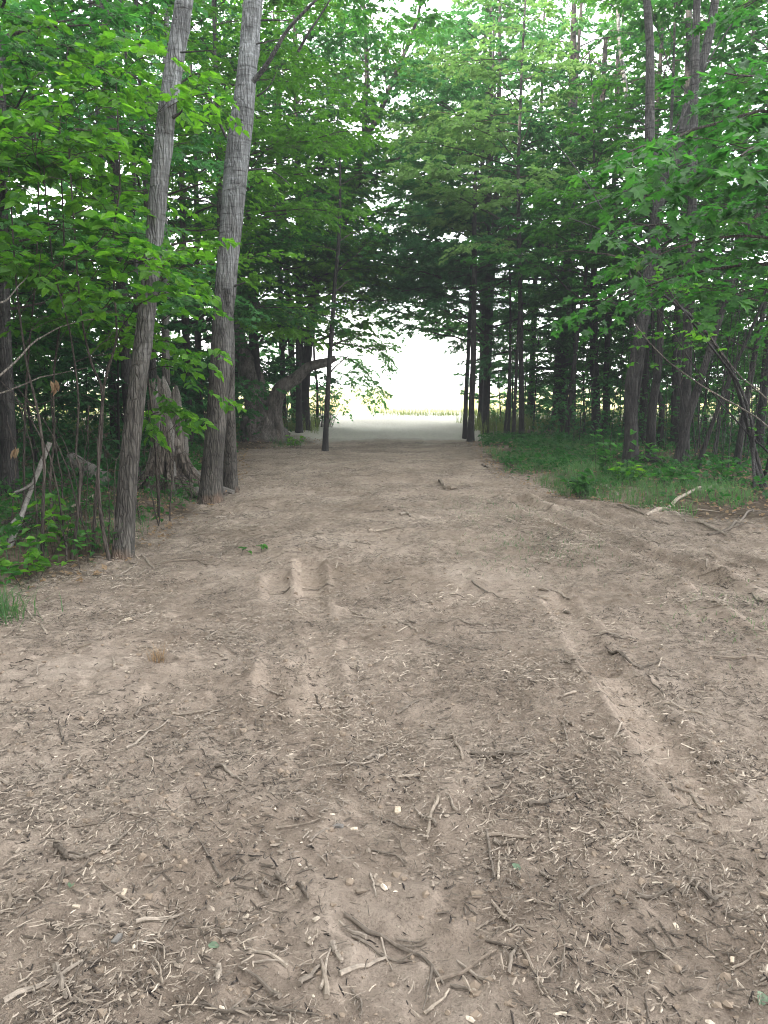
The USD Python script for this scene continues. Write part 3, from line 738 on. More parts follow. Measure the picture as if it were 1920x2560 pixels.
# broken snag stump behind the slender tree
b = foot(432, 1212); Y = b[1]; b = np.array([at(428, 1205, Y)[0], Y, gz(at(428, 1205, Y)[0], Y)])
t = thing("stump", "broken grey stump with splayed split roots between the slender and twin-stemmed trees", "tree stump")
core = trunk_mesh(np.array([b + [0, 0, -.05], b + [0, 0, .4], b + [.02, 0, .95]]), [.25, .20, .10], 20, .06, ridge=.3, seed=4, flare=.5, lump=.2)[0]
obj("core", core, WOOD_STUMP, t, smooth=30)
for k in range(30):
    a0 = k / 30 * 6.283 + R.normal(0, .08); ht = (.95 + .55 * R.random()) * (1.1 if math.cos(a0) < 0.3 else .75); out = (.26 + .30 * max(0, math.cos(a0)) + .2 * R.random())
    n_ = np.array([math.cos(a0), math.sin(a0), 0])
    Q = smooth_path([b + n_ * (.26 + out) + [0, 0, -.03], b + n_ * (.24 + out * .35) + [0, 0, .16 * ht], b + n_ * .235 + [0, 0, .45 * ht], b + n_ * (.21 + .03 * R.random()) + [R.normal(0, .02), 0, .8 * ht], b + n_ * .20 + [R.normal(0, .03), 0, ht]], 16)
    v, f = tube(Q, np.concatenate([np.linspace(.030, .045, 6), np.linspace(.045, .034, 8), [.022, .004]]) * R.uniform(.75, 1.25), 7)
    ax = np.array([-n_[1], n_[0], 0]); ctr = np.vstack([np.repeat(Q, 7, 0), Q[:1], Q[-1:]]); dv = v - ctr
    v = ctr + dv + (dv @ ax)[:, None] * ax * .55 - (dv @ n_)[:, None] * n_ * .3 + R.normal(0, .003, v.shape)
    obj("slab", (v, f), WOOD_STUMP if k % 3 else WOOD_GREY, t, smooth=25)
for k in range(6):
    a0 = R.uniform(-0.6, .4) if k < 4 else R.uniform(2.2, 4.6); ln = R.uniform(0.3, 0.5) if k < 4 else R.uniform(.3, .5)
    s = b + [0.24 * math.cos(a0), 0.22 * math.sin(a0) - .1, R.uniform(0.25, 0.6)]
    e = b + [(0.3 + ln) * math.cos(a0), 0.6 * ln * math.sin(a0) - .25, R.uniform(0.0, 0.12)]
    obj("root", tube(smooth_path([s, s * .55 + e * .45 - [0, 0, .12], e], 8), np.linspace(0.05, 0.018, 8), 6), WOOD_STUMP, t, smooth=50)
# the thin trunk standing right behind the stump
b = foot(418, 1165)
tree("tree", "pale brown thin trunk rising behind the broken stump on the left", grounded(stem_path([(416, 1165), (416, 1000), (414, 850), (414, 700), (408, 450), (412, 200), (418, 0), (420, -100)], b[1]), b), [px_r(x, b[1]) for x in (22, 19, 18, 17, 14, 12, 11, 9)], BARK_PALE,
     [dict(n=10, z0=3.8, z1=9, length=2.2, elev=25)], dict(BROAD, size=.095, kind="oval"), LEAF_BRIGHT, sides=20, step=.08)
b = foot(590, 1083)
tree("tree", "slim straight trunk between the twin-stemmed tree and the old split one", grounded(stem_path([(590, 1083), (589, 960), (590, 830), (600, 600), (610, 300), (612, 100)], b[1]), b), [px_r(x, b[1]) for x in (17, 14, 13, 11, 8, 5)], BARK_MAPLE,
     [dict(n=12, z0=2.5, z1=10, length=2.6, elev=20)], dict(BROAD), LEAF_MID, sides=16, step=.1)
b = foot(22, 1236)
tree("tree", "dark trunk at the left edge of the photo behind the brushwood", grounded(stem_path([(22, 1236), (20, 1100), (14, 950), (6, 700), (2, 400), (0, 100)], b[1]), b), [px_r(x, b[1]) for x in (44, 36, 34, 30, 26, 20)], BARK_MAPLE,
     [dict(n=12, z0=3, z1=8, length=2.6, elev=20)], dict(BROAD, size=0.1, kind="oval"), LEAF_MID, sides=24, step=.07)

# ---------------------------------------------------------------- leafy trees deeper in the wood
def wood_tree(label, x, y, h, r, spec, mat, bark, n=16, z0=2.0, length=3.0, az=None, spread=180, elev=20, lean=(0, 0), droop=0.16, group=None, name="tree", reach=None):
    z = gz(x, y)
    wx, wy = R.normal(0, 0.18, 2)
    P = np.array([[x, y, z - 0.06], [x + wx * .4 + lean[0] * .1, y + wy * .4, z + h * .25], [x + wx + lean[0] * .45, y + wy + lean[1] * .45, z + h * .6], [x + wx * .5 + lean[0], y + lean[1], z + h]])
    ls = [dict(n=n, z0=z0, z1=h * 0.97, length=length, elev=elev, droop=droop, flat_top=0.45)]
    if az is not None:
        ls.append(dict(n=max(3, n // 3), z0=z0, z1=h * .7, length=length * 1.1, az=az, spread=spread, elev=elev, droop=droop))
    if reach:
        ls.append(dict(n=reach[0], z0=reach[1], z1=reach[2], length=reach[3], az=reach[4], spread=38, elev=14, droop=.08, flat_top=.9))
    return tree(name, label, P, [r, r * .8, r * .55, r * .2], bark, ls, spec, mat, sides=10, step=0.25, ridge=0.06, group=group)


OV = dict(subs=3.4, sub_len=0.5, sub_max=1.5, twigs=8.5, leaves=8, size=0.10, kind="oval", flat=0.5, keep=keep_gap, droop=0.15, twig_wood=False)
SI = dict(OV, kind="simple", size=0.138, leaves=8, twigs=8)
FAR = dict(OV, kind="simple", size=0.20, leaves=8, twigs=6.5, twig_len=.42)
REACH = {"thin hazy crown": (4, 4.2, 14, 4.4, 90), "reaching over the middle": (7, 3.8, 11, 3.9, 88), "left of the sky gap": (8, 2.4, 11.5, 3.8, 88), "leaning its upper": (6, 4.6, 9.5, 3.2, 88), "above the trail from the left": (7, 4.5, 15, 4.4, 92),
         "right of the sky gap": (8, 4.0, 14, 4.0, -90), "beyond the straight pair": (8, 2.6, 12, 4.2, -88), "above the middle of the trail": (4, 4.2, 14, 4.6, -92), "level feathery branches": (8, 2.4, 9, 3.6, -88), "high crown roofs": (8, 8.2, 13.5, 4.6, 92), "high over the trail from the right": (8, 8.8, 14, 5.2, -92), "roofing the trail near": (8, 9.5, 14.5, 4.6, 90), "pale crown": (5, 5, 11, 3.2, -88)}
for a in (
        ("leafy maple filling the upper left behind the slender tree", -5.3, 9.6, 8.5, 0.07, OV, LEAF_GLARE_PALE, BARK_MAPLE, 20, 2.2, 2.5, 70),
        ("leafy maple at the far left edge, its branches hanging over the brushwood", -6.0, 10.5, 8.0, 0.08, OV, LEAF_BRIGHT, BARK_MAPLE, 18, 2.4, 2.4, 90),
        ("leafy tree between the slender and twin-stemmed trees, pale green crown", -4.2, 13.6, 10.5, 0.08, OV, LEAF_BRIGHT, BARK_MAPLE, 20, 2.6, 2.6, 60),
        ("dark-leaved tree deep in the wood at the left", -8.2, 14.5, 11, 0.11, SI, LEAF_MID, BARK_DARK, 20, 1.8, 3.0, 60),
        ("tall leafy tree behind the twin-stemmed tree", -4.6, 17.5, 13, 0.1, SI, LEAF_MID, BARK_DARK, 22, 2.6, 3.0, 80),
        ("tall leafy tree far back on the left, screening the field", -9.5, 19, 13, 0.12, SI, LEAF_MID, BARK_DARK, 22, 1.5, 3.2, 60),
        ("leafy tree left of the old split trunk, foliage down to the ground", -5.6, 22.5, 13, 0.12, SI, LEAF_DARK, BARK_DARK, 24, 1.2, 3.2, 60),
        ("tree right behind the old split trunk with bright leaves at the field edge", -3.3, 24.5, 13, 0.11, SI, LEAF_BRIGHT, BARK_DARK, 24, 1.9, 3.2, 80),
        ("far left tree closing the wood against the field", -12.5, 25, 14, 0.13, FAR, LEAF_MID, BARK_DARK, 22, 1.0, 3.8, None),
        ("far tree behind the left wood, dark to its foot", -8.5, 27, 14, 0.13, FAR, LEAF_DARK, BARK_DARK, 24, 0.8, 3.8, None),
        ("tall tree whose hazy crown closes the view above the trail from the left", -3.4, 28.5, 17, 0.14, dict(SI, size=.14), LEAF_GLARE_PALE, BARK_DARK, 26, 3.4, 3.8, 85),
        ("tall pale-leaved tree right of the sky gap above the trail", 3.6, 27.5, 17, 0.14, dict(SI, size=.14), LEAF_GLARE_PALE, BARK_MAPLE, 26, 4.4, 3.6, -70),
        ("leafy tree behind the straight pair of trees, level feathery branches", 3.2, 23.5, 12, 0.1, SI, LEAF_GLARE_PALE, BARK_DARK, 22, 2.6, 3.2, -80),
        ("tall leafy tree behind the pine", 6.2, 24.5, 15, 0.13, SI, LEAF_GLARE_PALE, BARK_DARK, 26, 3.4, 3.6, -60),
        ("leafy tree between the pine and the curved forked tree", 6.6, 19.0, 12.5, 0.1, SI, LEAF_MID, BARK_DARK, 22, 3.0, 3.0, -60),
        ("leafy tree behind the leaning trunks on the right", 8.6, 17.0, 11.5, 0.1, SI, LEAF_MID, BARK_DARK, 20, 2.6, 3.0, None),
        ("small leafy tree among the leaning trunks on the right", 6.3, 13.2, 6.5, 0.06, OV, LEAF_BRIGHT, BARK_DARK, 16, 2.0, 2.0, None),
        ("leafy tree at the far right edge of the photo", 9.4, 14.5, 10, 0.1, SI, LEAF_MID, BARK_DARK, 20, 2.2, 3.0, -90),
        ("tall tree far back on the right, screening the bright field", 10.5, 23, 14, 0.13, FAR, LEAF_MID, BARK_DARK, 22, 2.4, 3.8, None),
        ("tall far tree between the trunks on the right", 8.2, 27.5, 15, 0.13, FAR, LEAF_BRIGHT, BARK_DARK, 22, 2.8, 3.8, None),
        ("far tree at the right end of the wood", 14, 26, 14, 0.14, FAR, LEAF_DARK, BARK_DARK, 22, 1.8, 4.0, None),
        ("young tree with pale leaves in front of the dark wood at the left", -3.9, 11.6, 7.5, 0.05, OV, LEAF_GLARE_PALE, BARK_MAPLE, 18, 2.3, 1.9, None),
        ("leafy tree at the upper left corner of the photo", -7.4, 12.6, 10, 0.09, OV, LEAF_BRIGHT, BARK_MAPLE, 22, 2.6, 2.8, None),
        ("leafy tree between the twin-stemmed tree and the old split trunk", -3.4, 20.5, 11.5, 0.09, SI, LEAF_BRIGHT, BARK_DARK, 24, 2.2, 2.6, 100),
        ("dense dark tree deep in the left wood, behind the broken stump", -6.6, 18.2, 12, 0.11, SI, LEAF_DARK, BARK_DARK, 26, 1.0, 3.0, None),
        ("dense dark tree behind the saplings of the left wood", -10.5, 17.0, 12, 0.11, SI, LEAF_DARK, BARK_DARK, 26, 1.0, 3.2, None),
        ("tall hazy tree closing the view above the middle of the trail", 3.9, 29.5, 18, 0.14, dict(SI, size=.15), LEAF_MID, BARK_MAPLE, 30, 3.2, 4.0, -85),
        ("tall pale-leaved tree over the trail's end, left of the sky gap", -2.6, 22.8, 13.5, 0.10, dict(SI, size=.12), LEAF_BRIGHT, BARK_MAPLE, 28, 3.0, 3.2, 80),
        ("tall pale-leaved tree beyond the straight pair of trees", 3.5, 25.8, 15.5, 0.14, dict(SI, size=.14), LEAF_GLARE_PALE, BARK_MAPLE, 30, 3.0, 3.8, -85),
        ("leafy tree over the pine's left branches, pale crown", 3.9, 21.0, 12.5, 0.08, SI, LEAF_GLARE_PALE, BARK_MAPLE, 24, 4.6, 2.8, -80),
        ("tall leafy tree at the top right behind the forked tree", 7.6, 21.8, 14.5, 0.12, SI, LEAF_MID, BARK_MAPLE, 28, 3.4, 3.4, None),
        ("tall leafy tree at the upper right corner of the photo", 8.4, 16.0, 12.0, 0.10, SI, LEAF_MID, BARK_MAPLE, 26, 3.2, 3.0, None),
        ("leafy tree between the curved forked tree and the straight pair", 5.4, 16.2, 10.5, 0.06, SI, LEAF_BRIGHT, BARK_MAPLE, 22, 3.8, 2.4, -60),
        ("broad tree closing the right wood against the field", 5.6, 28.5, 15, 0.13, FAR, LEAF_MID, BARK_DARK, 26, 2.6, 3.6, None),
        ("far broad tree low behind the thicket on the right", 11.5, 27.5, 13, 0.13, FAR, LEAF_DARK, BARK_DARK, 26, 1.4, 3.8, None),
        ("tree leaning its upper branches far out over the trail from the left", -3.3, 15.6, 11, 0.075, dict(SI, size=.11), LEAF_BRIGHT, BARK_MAPLE, 22, 4.2, 2.8, 90),
        ("tree beyond the old split trunk reaching over the middle of the trail", -3.9, 22.2, 12.5, 0.085, dict(SI, size=.115), LEAF_MID, BARK_DARK, 26, 4.0, 3.2, 85),
        ("tall tree behind the dark forked one, thin hazy crown against the sky", -2.9, 26.5, 16, 0.10, dict(SI, size=.13), LEAF_GLARE_PALE, BARK_MAPLE, 30, 4.5, 3.8, 80),
        ("tall tree right behind the twin-stemmed tree whose high crown roofs the trail", -4.3, 12.6, 15, 0.10, SI, LEAF_MID, BARK_MAPLE, 8, 7.5, 2.6, None),  # this and the following high crowns are unseen, added to shade the trail
        ("tall tree near the curved forked one, high over the trail from the right", 5.6, 13.8, 15.5, 0.10, SI, LEAF_MID, BARK_MAPLE, 8, 7.5, 2.6, None),
        ("thin tree left of the old trunk, roofing the trail near its far end", -3.7, 17.4, 16, 0.09, SI, LEAF_MID, BARK_DARK, 8, 8, 2.6, None),
        ("slender leafy tree in front of the pine", 4.7, 19.2, 9.5, 0.06, SI, LEAF_MID, BARK_DARK, 18, 3.2, 2.2, -80)):
    label, x, y, h, r, spec, mat, bark, n, z0, length, az = a
    reach = next((v for k, v in REACH.items() if k in label), None)
    wood_tree(label, x, y, h, r, spec, mat, bark, n=n, z0=z0, length=length, az=az, spread=70, reach=reach)

SHRUB = dict(SI, size=.13, subs=4.2, twigs=8.5, sub_len=.55)
for side, lab, grp, spots in (("l", "leafy shrub filling the space low between the trunks deep in the left wood", "leafy shrubs deep in the left wood", ((-4.6, 12.8), (-6.2, 13.2), (-7.6, 13.6), (-3.9, 16.6), (-8.4, 18.4), (-5.6, 17.8), (-10.2, 21.6), (-5.2, 15.2), (-7.2, 16.2), (-9.2, 15.2), (-4.5, 19.6), (-6.2, 20.6), (-8.6, 21.5), (-11.2, 20), (-5.0, 25.0), (-7.4, 24.5), (-10, 24), (-12.8, 22), (-3.9, 22.2))),
                              ("r", "leafy shrub filling the space low between the trunks deep in the right wood", "leafy shrubs deep in the right wood", ((4.9, 24.4), (6.0, 22.2), (7.6, 23.6), (9.6, 22.2), (6.9, 20.4), (11.2, 21.2), (8.9, 19.0), (10.0, 25.4), (5.2, 27.6), (8.3, 26.2), (5.4, 22.6), (7.2, 22.4), (8.6, 20.6), (10.2, 20.2), (9.3, 24.2), (11.6, 23.2), (6.4, 25.6), (12.8, 25.2), (8.0, 18.6), (10.4, 17.2), (4.6, 26.6)))):
    for x, y in spots:
        wood_tree(lab, x, y, R.uniform(3.0, 4.8), .025, SHRUB, LEAF_MID if side == "r" else LEAF_DARK, BARK_DARK, n=13, z0=.6 if side == "l" else 1.1, length=1.6, elev=25, group=grp, name="leafy_shrub")

for k, (x, y) in enumerate(((-3.6, 27.5), (-5.2, 28.6), (-7.0, 28.2), (-8.8, 29.0), (-10.6, 28.4), (-12.4, 29.2), (-14.2, 28.6), (5.0, 29.6), (6.6, 28.6), (8.2, 29.8), (9.8, 28.8), (11.4, 29.8), (13.0, 28.8), (14.8, 29.8), (16.2, 28.6), (4.4, 27.9), (5.8, 30.4), (7.4, 27.6), (9.2, 27.4), (10.8, 28.0), (12.4, 28.0), (-4.4, 29.4), (-6.2, 27.0), (-8.0, 27.6), (-9.8, 27.2), (-11.6, 27.6), (-13.4, 27.4))):
    lab = "bright leafy bush standing in the light at the field edge behind the " + ("left" if x < 0 else "right") + " wood"
    wood_tree(lab, x, y, R.uniform(3.0, 5.0) if x < 0 else R.uniform(2.6, 5.4), .025, dict(SI, size=.19, subs=3.6, twigs=7, sub_len=.55), LEAF_GLARE_PALE, BARK_DARK, n=14, z0=.25, length=1.5, elev=30, group="bushes at the field edge " + ("left" if x < 0 else "right"), name="leafy_bush")
# low tree at the field edge whose sprays hang into the opening
bb = np.array([-2.45, 27.0, gz(-2.45, 27.0) - .05])
lm = [(smooth_path([at(*p, 26.6 - .12 * k) for k, p in enumerate(pts)], 9), .02) for pts in ([(800, 850), (850, 842), (900, 850), (945, 880), (965, 915)], [(798, 890), (850, 890), (900, 915), (940, 965)], [(796, 930), (840, 930), (880, 950), (910, 990)], [(800, 800), (850, 770), (920, 780), (960, 820)], [(796, 960), (830, 985), (850, 1010)], [(800, 870), (760, 850), (720, 880), (690, 930)])]
tree("tree", "low tree at the field edge hanging bright leaf sprays into the opening", np.array([bb, bb + [.05, 0, 1.3], bb + [-.05, 0, 2.6], bb + [0, .1, 4.2]]), [.05, .045, .035, .015], BARK_DARK, lm, dict(SI, size=.12, subs=4.5, twigs=9, keep=lambda p: p[:, 0] < .25), LEAF_GLARE_PALE, sides=10, step=.2)

# ---------------------------------------------------------------- leafy saplings of the left understorey
NEAR = dict(subs=4.6, sub_len=0.5, sub_max=0.8, twigs=10, twig_len=0.25, leaves=7, size=0.105, kind="oval", flat=0.45, droop=0.2)


def sapling(label, pts, Y, w, bark, spec, mat, limbs, single=0, name="sapling", group=None):
    b = foot(*pts[0]) if Y is None else np.array([*at(pts[0][0], pts[0][1], Y)[:2], 0.0])
    b[2] = gz(b[0], b[1]); YY = b[1]
    P = grounded(stem_path(pts, (YY, YY + 0.3)), b)
    return tree(name, label, P, [px_r(x, YY) for x in np.linspace(w, w * .35, len(pts))], bark, limbs, spec, mat, sides=9, step=0.09, ridge=0.03, single=single, flare=0.2, lump=0.03)


for pts, w, lab, lm, single, mat in (
        ([(277, 1405), (246, 1212), (246, 1130), (256, 981), (226, 900), (200, 760), (185, 560), (170, 330)], 9, "thin dark sapling close against the left of the slender tree, bending left above", [dict(n=10, z0=1.5, z1=5.0, length=1.1, elev=25)], 180, LEAF_BRIGHT),
        ([(231, 1378), (242, 1212), (254, 1090), (259, 976), (292, 825), (285, 700), (283, 605), (300, 450), (290, 200)], 8, "dark sapling forking beside the slender tree, broad leaves above", [dict(n=11, z0=1.4, z1=5.5, length=1.2, elev=25)], 180, LEAF_BRIGHT),
        ([(176, 1402), (196, 1266), (202, 1171), (190, 1144), (196, 1000), (180, 860), (130, 640), (110, 420)], 8, "thin crooked sapling third to the left of the slender tree", [dict(n=10, z0=1.6, z1=5.0, length=1.2, elev=25)], 120, LEAF_BRIGHT),
        ([(104, 1402), (108, 1253), (111, 1158), (100, 1063), (90, 1008), (65, 900), (45, 750), (36, 650), (20, 400)], 9, "dark sapling leaning left above the pale leaning pole", [dict(n=11, z0=1.7, z1=5.2, length=1.2, elev=25)], 150, LEAF_BRIGHT),
        ([(141, 1330), (125, 1212), (135, 1090), (133, 981), (150, 800), (160, 600), (150, 350), (170, 120)], 7, "straight sapling between the pale pole and the slender tree", [dict(n=12, z0=1.7, z1=6.0, length=1.3, elev=25)], 120, LEAF_MID),
        ([(62, 1320), (60, 1200), (62, 1063), (70, 900), (88, 700), (95, 450), (80, 200)], 7, "upright sapling at the left edge with leaves high up", [dict(n=12, z0=2.0, z1=6.0, length=1.4, elev=25)], 120, LEAF_BRIGHT)):
    sapling(lab, pts, None, w, BARK_TWIG, NEAR, mat, lm, single)

# bare thin stems of the brush on the left
stems = [([(146, 1300), (156, 1226), (141, 1144), (130, 1063), (128, 990)], 5), ([(190, 1330), (205, 1210), (215, 1100), (222, 1010)], 4), ([(283, 1400), (286, 1220), (293, 1150), (301, 1138)], 4), ([(213, 1380), (217, 1240), (219, 1130), (214, 1010)], 3),
         ([(271, 1390), (272, 1250), (270, 1170), (262, 1120)], 4), ([(352, 1308), (344, 1220), (340, 1130)], 4), ([(399, 1316), (376, 1190), (368, 1110)], 4), ([(396, 1310), (401, 1180), (403, 1110), (414, 1060)], 4), ([(422, 1306), (428, 1160), (418, 1080), (410, 1000)], 5),
         ([(482, 1256), (474, 1200), (470, 1150)], 3), ([(90, 1340), (85, 1190), (60, 1060), (30, 980)], 5), ([(10, 1350), (30, 1250), (35, 1160), (10, 1060)], 4), ([(165, 1380), (150, 1250), (120, 1130), (60, 1020), (0, 950)], 5), ([(205, 1300), (170, 1130), (140, 1060)], 4),
         ([(40, 1310), (75, 1190), (110, 1110), (125, 1040)], 4), ([(235, 1390), (190, 1270), (160, 1160), (100, 1040), (20, 940)], 5), ([(160, 1400), (162, 1330), (150, 1290)], 6)]
for pts, w in stems:
    b = foot(*pts[0]); Y = b[1]
    P = grounded(stem_path(pts, (Y, Y + R.uniform(0, .4))), b, .03)
    t = thing("brush_stem", "thin bare dark stem of the brush in front of the left wood", "bare stem", "bare brush stems on the left")
    m = 12; Q = smooth_path(P, m) + np.cumsum(R.normal(0, 0.006, (m, 3)), axis=0)
    obj("stem", tube(Q, np.linspace(px_r(w, Y), px_r(w, Y) * .45, m), 6), BARK_TWIG, t, smooth=50)
    bag = Bag()
    for k in range(4):
        i0 = R.integers(3, m - 1)
        bag.add(*tube(bend(Q[i0], R.normal(0, 1, 3) * [1, .4, .3] + [0, 0, .6], R.uniform(.15, .5), 5, wander=.15), np.linspace(.004, .0018, 5), 4, cap=False))
    obj("branches", bag.mesh(), BARK_TWIG, t, kind="stuff")
for pts, Y, r, lab in (([(-20, 990), (40, 966), (85, 948), (140, 936), (212, 922)], 6.6, .009, "long pale twig slanting up across the saplings at the left edge"), ([(-20, 955), (40, 905), (95, 850), (150, 825), (260, 800)], 6.2, .010, "pale bare branch rising from the left edge, above the long slanting twig"),
                       ([(-10, 760), (20, 750), (55, 715), (75, 690)], 5.9, .008, "short curved pale branch at the left edge below the broad leaves")):
    o = obj("bare_branch", tube(smooth_path([at(u, v, Y + .2 * k) for k, (u, v) in enumerate(pts)], 14) + np.cumsum(R.normal(0, .004, (14, 3)), axis=0), np.linspace(r, r * .4, 14), 6), BARK_TWIG_PALE, smooth=50, label=lab, category="branch")

# dead leaves hanging in the brush
for (u, v, Y, lab) in ((133, 948, 6.6, "pale dried leaf cluster hanging from a twig at the left"), (37, 1122, 7.2, "brown dried leaf cluster low at the left edge")):
    t = thing("dead_leaf_cluster", lab, "dead leaves"); c = at(u, v, Y)
    obj("stalk", tube(np.array([c + [0, 0, .12], c + [.01, 0, .05], c]), [.003, .003, .002], 5), BARK_TWIG, t)
    arr, f = leaf_arrays(np.repeat(c[None], 5, 0) + R.normal(0, .012, (5, 3)), R.normal(0, .35, (5, 3)) + [0, 0, -1], R.normal(0, 1, (5, 3)), .11, "lance")
    for a in arr:
        obj("leaf", (a, f), LEAF_DEAD, t)

# the sprig of broad leaves in front of the two grey trees
t = thing("sapling", "leafy sapling whose broad leaf sprays hang between the slender and twin-stemmed grey trees", "sapling")
b = foot(398, 1300); Y = b[1]
P = grounded(stem_path([(398, 1300), (392, 1190), (385, 1080), (372, 960), (362, 880), (360, 780), (400, 700)], (Y, 8.1)), b)
obj("stem", tube(smooth_path(P, 20), np.linspace(.016, .006, 20), 7), BARK_TWIG, t, smooth=50)
arrs = []
for pts, dy in (([(366, 930), (410, 915), (450, 925), (490, 950), (525, 975), (548, 988)], -.5), ([(368, 960), (400, 985), (430, 1010), (470, 1025), (485, 1040)], -.4), ([(362, 880), (400, 850), (450, 865), (500, 900)], -.6), ([(362, 850), (420, 790), (470, 765), (520, 770)], -.3),
                ([(370, 1000), (372, 1040), (380, 1068)], -.3), ([(364, 800), (400, 730), (440, 700), (500, 730)], .3), ([(366, 870), (430, 900), (500, 880), (545, 870)], -.7), ([(372, 1040), (400, 1030), (430, 1030), (455, 1050)], -.5)):
    Q = smooth_path([at(u, v, 8.0 + dy * k / len(pts)) for k, (u, v) in enumerate(pts)], 8)
    obj("twig", tube(Q, np.linspace(.006, .002, 8), 5), BARK_TWIG, t, smooth=50)
    ax = unit(np.gradient(Q, axis=0))
    arr, f = twig_leaves(Q[1:], unit(ax[1:] + R.normal(0, .5, (7, 3)) * [1, 1, .4]), np.full(7, .24), 6, .10, "oval", flat=.45)
    arrs.append(arr)
put_leaves(t, arrs, f, LEAF_BRIGHT, 220)

# ---------------------------------------------------------------- maple reaching in from the right
t = thing("maple_tree", "maple reaching in from the right edge with large lobed leaves close to the camera", "maple tree")
bx, by = 5.6, 7.6
Pm = np.array([[bx, by, gz(bx, by) - .05], [bx + .05, by, 1.5], [bx - .05, by + .05, 3.2], [bx, by, 5.2], [bx + .1, by, 8.0]])
tm, C, rad = trunk_mesh(Pm, [.10, .085, .075, .06, .02], 20, .1, seed=77)
obj("trunk", tm, BARK_MAPLE, t, smooth=40)
ML = []
for pts, Ya, Yb in (([(2300, 420), (1919, 277), (1811, 304), (1716, 329), (1678, 351), (1621, 361), (1560, 385)], 7.4, 6.0), ([(2250, 620), (1960, 470), (1840, 440), (1740, 450), (1660, 470)], 7.5, 6.4), ([(2250, 640), (1980, 600), (1880, 590), (1760, 600), (1640, 640)], 7.5, 6.6),
                    ([(2260, 300), (2000, 160), (1900, 190), (1800, 180)], 7.6, 6.8), ([(2260, 760), (2000, 740), (1900, 720), (1800, 740)], 7.5, 6.6), ([(2280, 520), (2050, 380), (1930, 360), (1850, 390)], 7.5, 5.6), ([(2200, 700), (1900, 660), (1700, 690), (1540, 740), (1450, 760)], 7.8, 8.4),
                    ([(2260, 200), (2050, 20), (1950, -20), (1860, 20)], 7.8, 8.0), ([(2230, 560), (2000, 520), (1820, 520), (1700, 560), (1580, 560)], 7.8, 8.2)):
    Q = smooth_path([at(u, v, y) for (u, v), y in zip(pts, np.linspace(Ya, Yb, len(pts)))], 14)
    zi = np.clip(Q[0, 2] - .4, 1.2, 6); Q[0] = C[np.searchsorted(C[:, 2], zi).clip(0, len(C) - 1)]
    obj("limb", tube(Q, np.linspace(.022, .006, 14), 7), BARK_TWIG, t, smooth=50); ML.append((Q, .02))
bag = Bag()
S, A, L = foliage_from(ML, bag, {**NEAR, "from": 0.2, "subs": 4.2, "twigs": 7, "twig_len": .22})
arr, f = twig_leaves(S, A, L, 6, .105, "maple", flat=.42)
obj("branches", bag.mesh(), BARK_TWIG, t, kind="stuff")
put_leaves(t, [arr], f, LEAF_MID, 300)

# ---------------------------------------------------------------- arching shrubs at the right edge
arch = [([(1915, 1222), (1872, 1082), (1843, 962), (1795, 865), (1699, 759), (1626, 711), (1578, 648)], 12, 10.9, "thick dark stem arching up left from the right edge, largest of the arching stems"), ([(1912, 1230), (1884, 1090), (1860, 980), (1815, 890), (1735, 790), (1650, 720)], 9, 10.8, "dark arching stem running close beside the largest arching one"),
        ([(1884, 1238), (1886, 1100), (1850, 960), (1812, 905), (1740, 810), (1690, 740), (1660, 690)], 8, 10.7, "dark stem upright at its foot, then arching left under the largest arching one"), ([(1960, 1190), (1885, 1100), (1800, 1010), (1740, 930), (1690, 850), (1650, 790), (1600, 740)], 6, 10.9, "thin arching stem crossing low behind the others at the right"),
        ([(1900, 1200), (1925, 1110), (1945, 1020)], 11, 10.8, "dark stem leaning out of the right edge of the photo"), ([(1960, 1110), (1900, 1050), (1800, 990), (1720, 940), (1640, 880), (1580, 800)], 5, 10.4, "pale thin bent stem crossing the leaning trunks at the right"),
        ([(1950, 1020), (1870, 960), (1800, 880), (1760, 820)], 4, 10.2, "short pale stem slanting in from the right edge")]
for pts, w, Y, lab in arch:
    P = np.array([at(u, v, Y) for u, v in pts])
    if pts[0][1] > 1180:
        P[0] = foot(*pts[0]); P[0, 2] -= .04
    m = 22; Q = smooth_path(P, m)
    t = thing("arching_shrub", lab, "shrub")
    obj("stem", tube(Q + np.cumsum(R.normal(0, .006, (m, 3)), axis=0), np.linspace(px_r(w, Y), px_r(w, Y) * .4, m), 8), BARK_TWIG_PALE if "pale" in lab else BARK_DARK, t, smooth=50)
    bag = Bag()
    S, A, L = foliage_from([(Q[m // 2:], .01)], bag, {**NEAR, "subs": 2.2, "sub_max": .9, "sub_len": .6, "twigs": 4, "from": .2})
    arr, f = twig_leaves(S, A, L, 5, .085, "oval")
    obj("branches", bag.mesh(), BARK_TWIG, t, kind="stuff")
    put_leaves(t, [arr], f, LEAF_BRIGHT, 0)

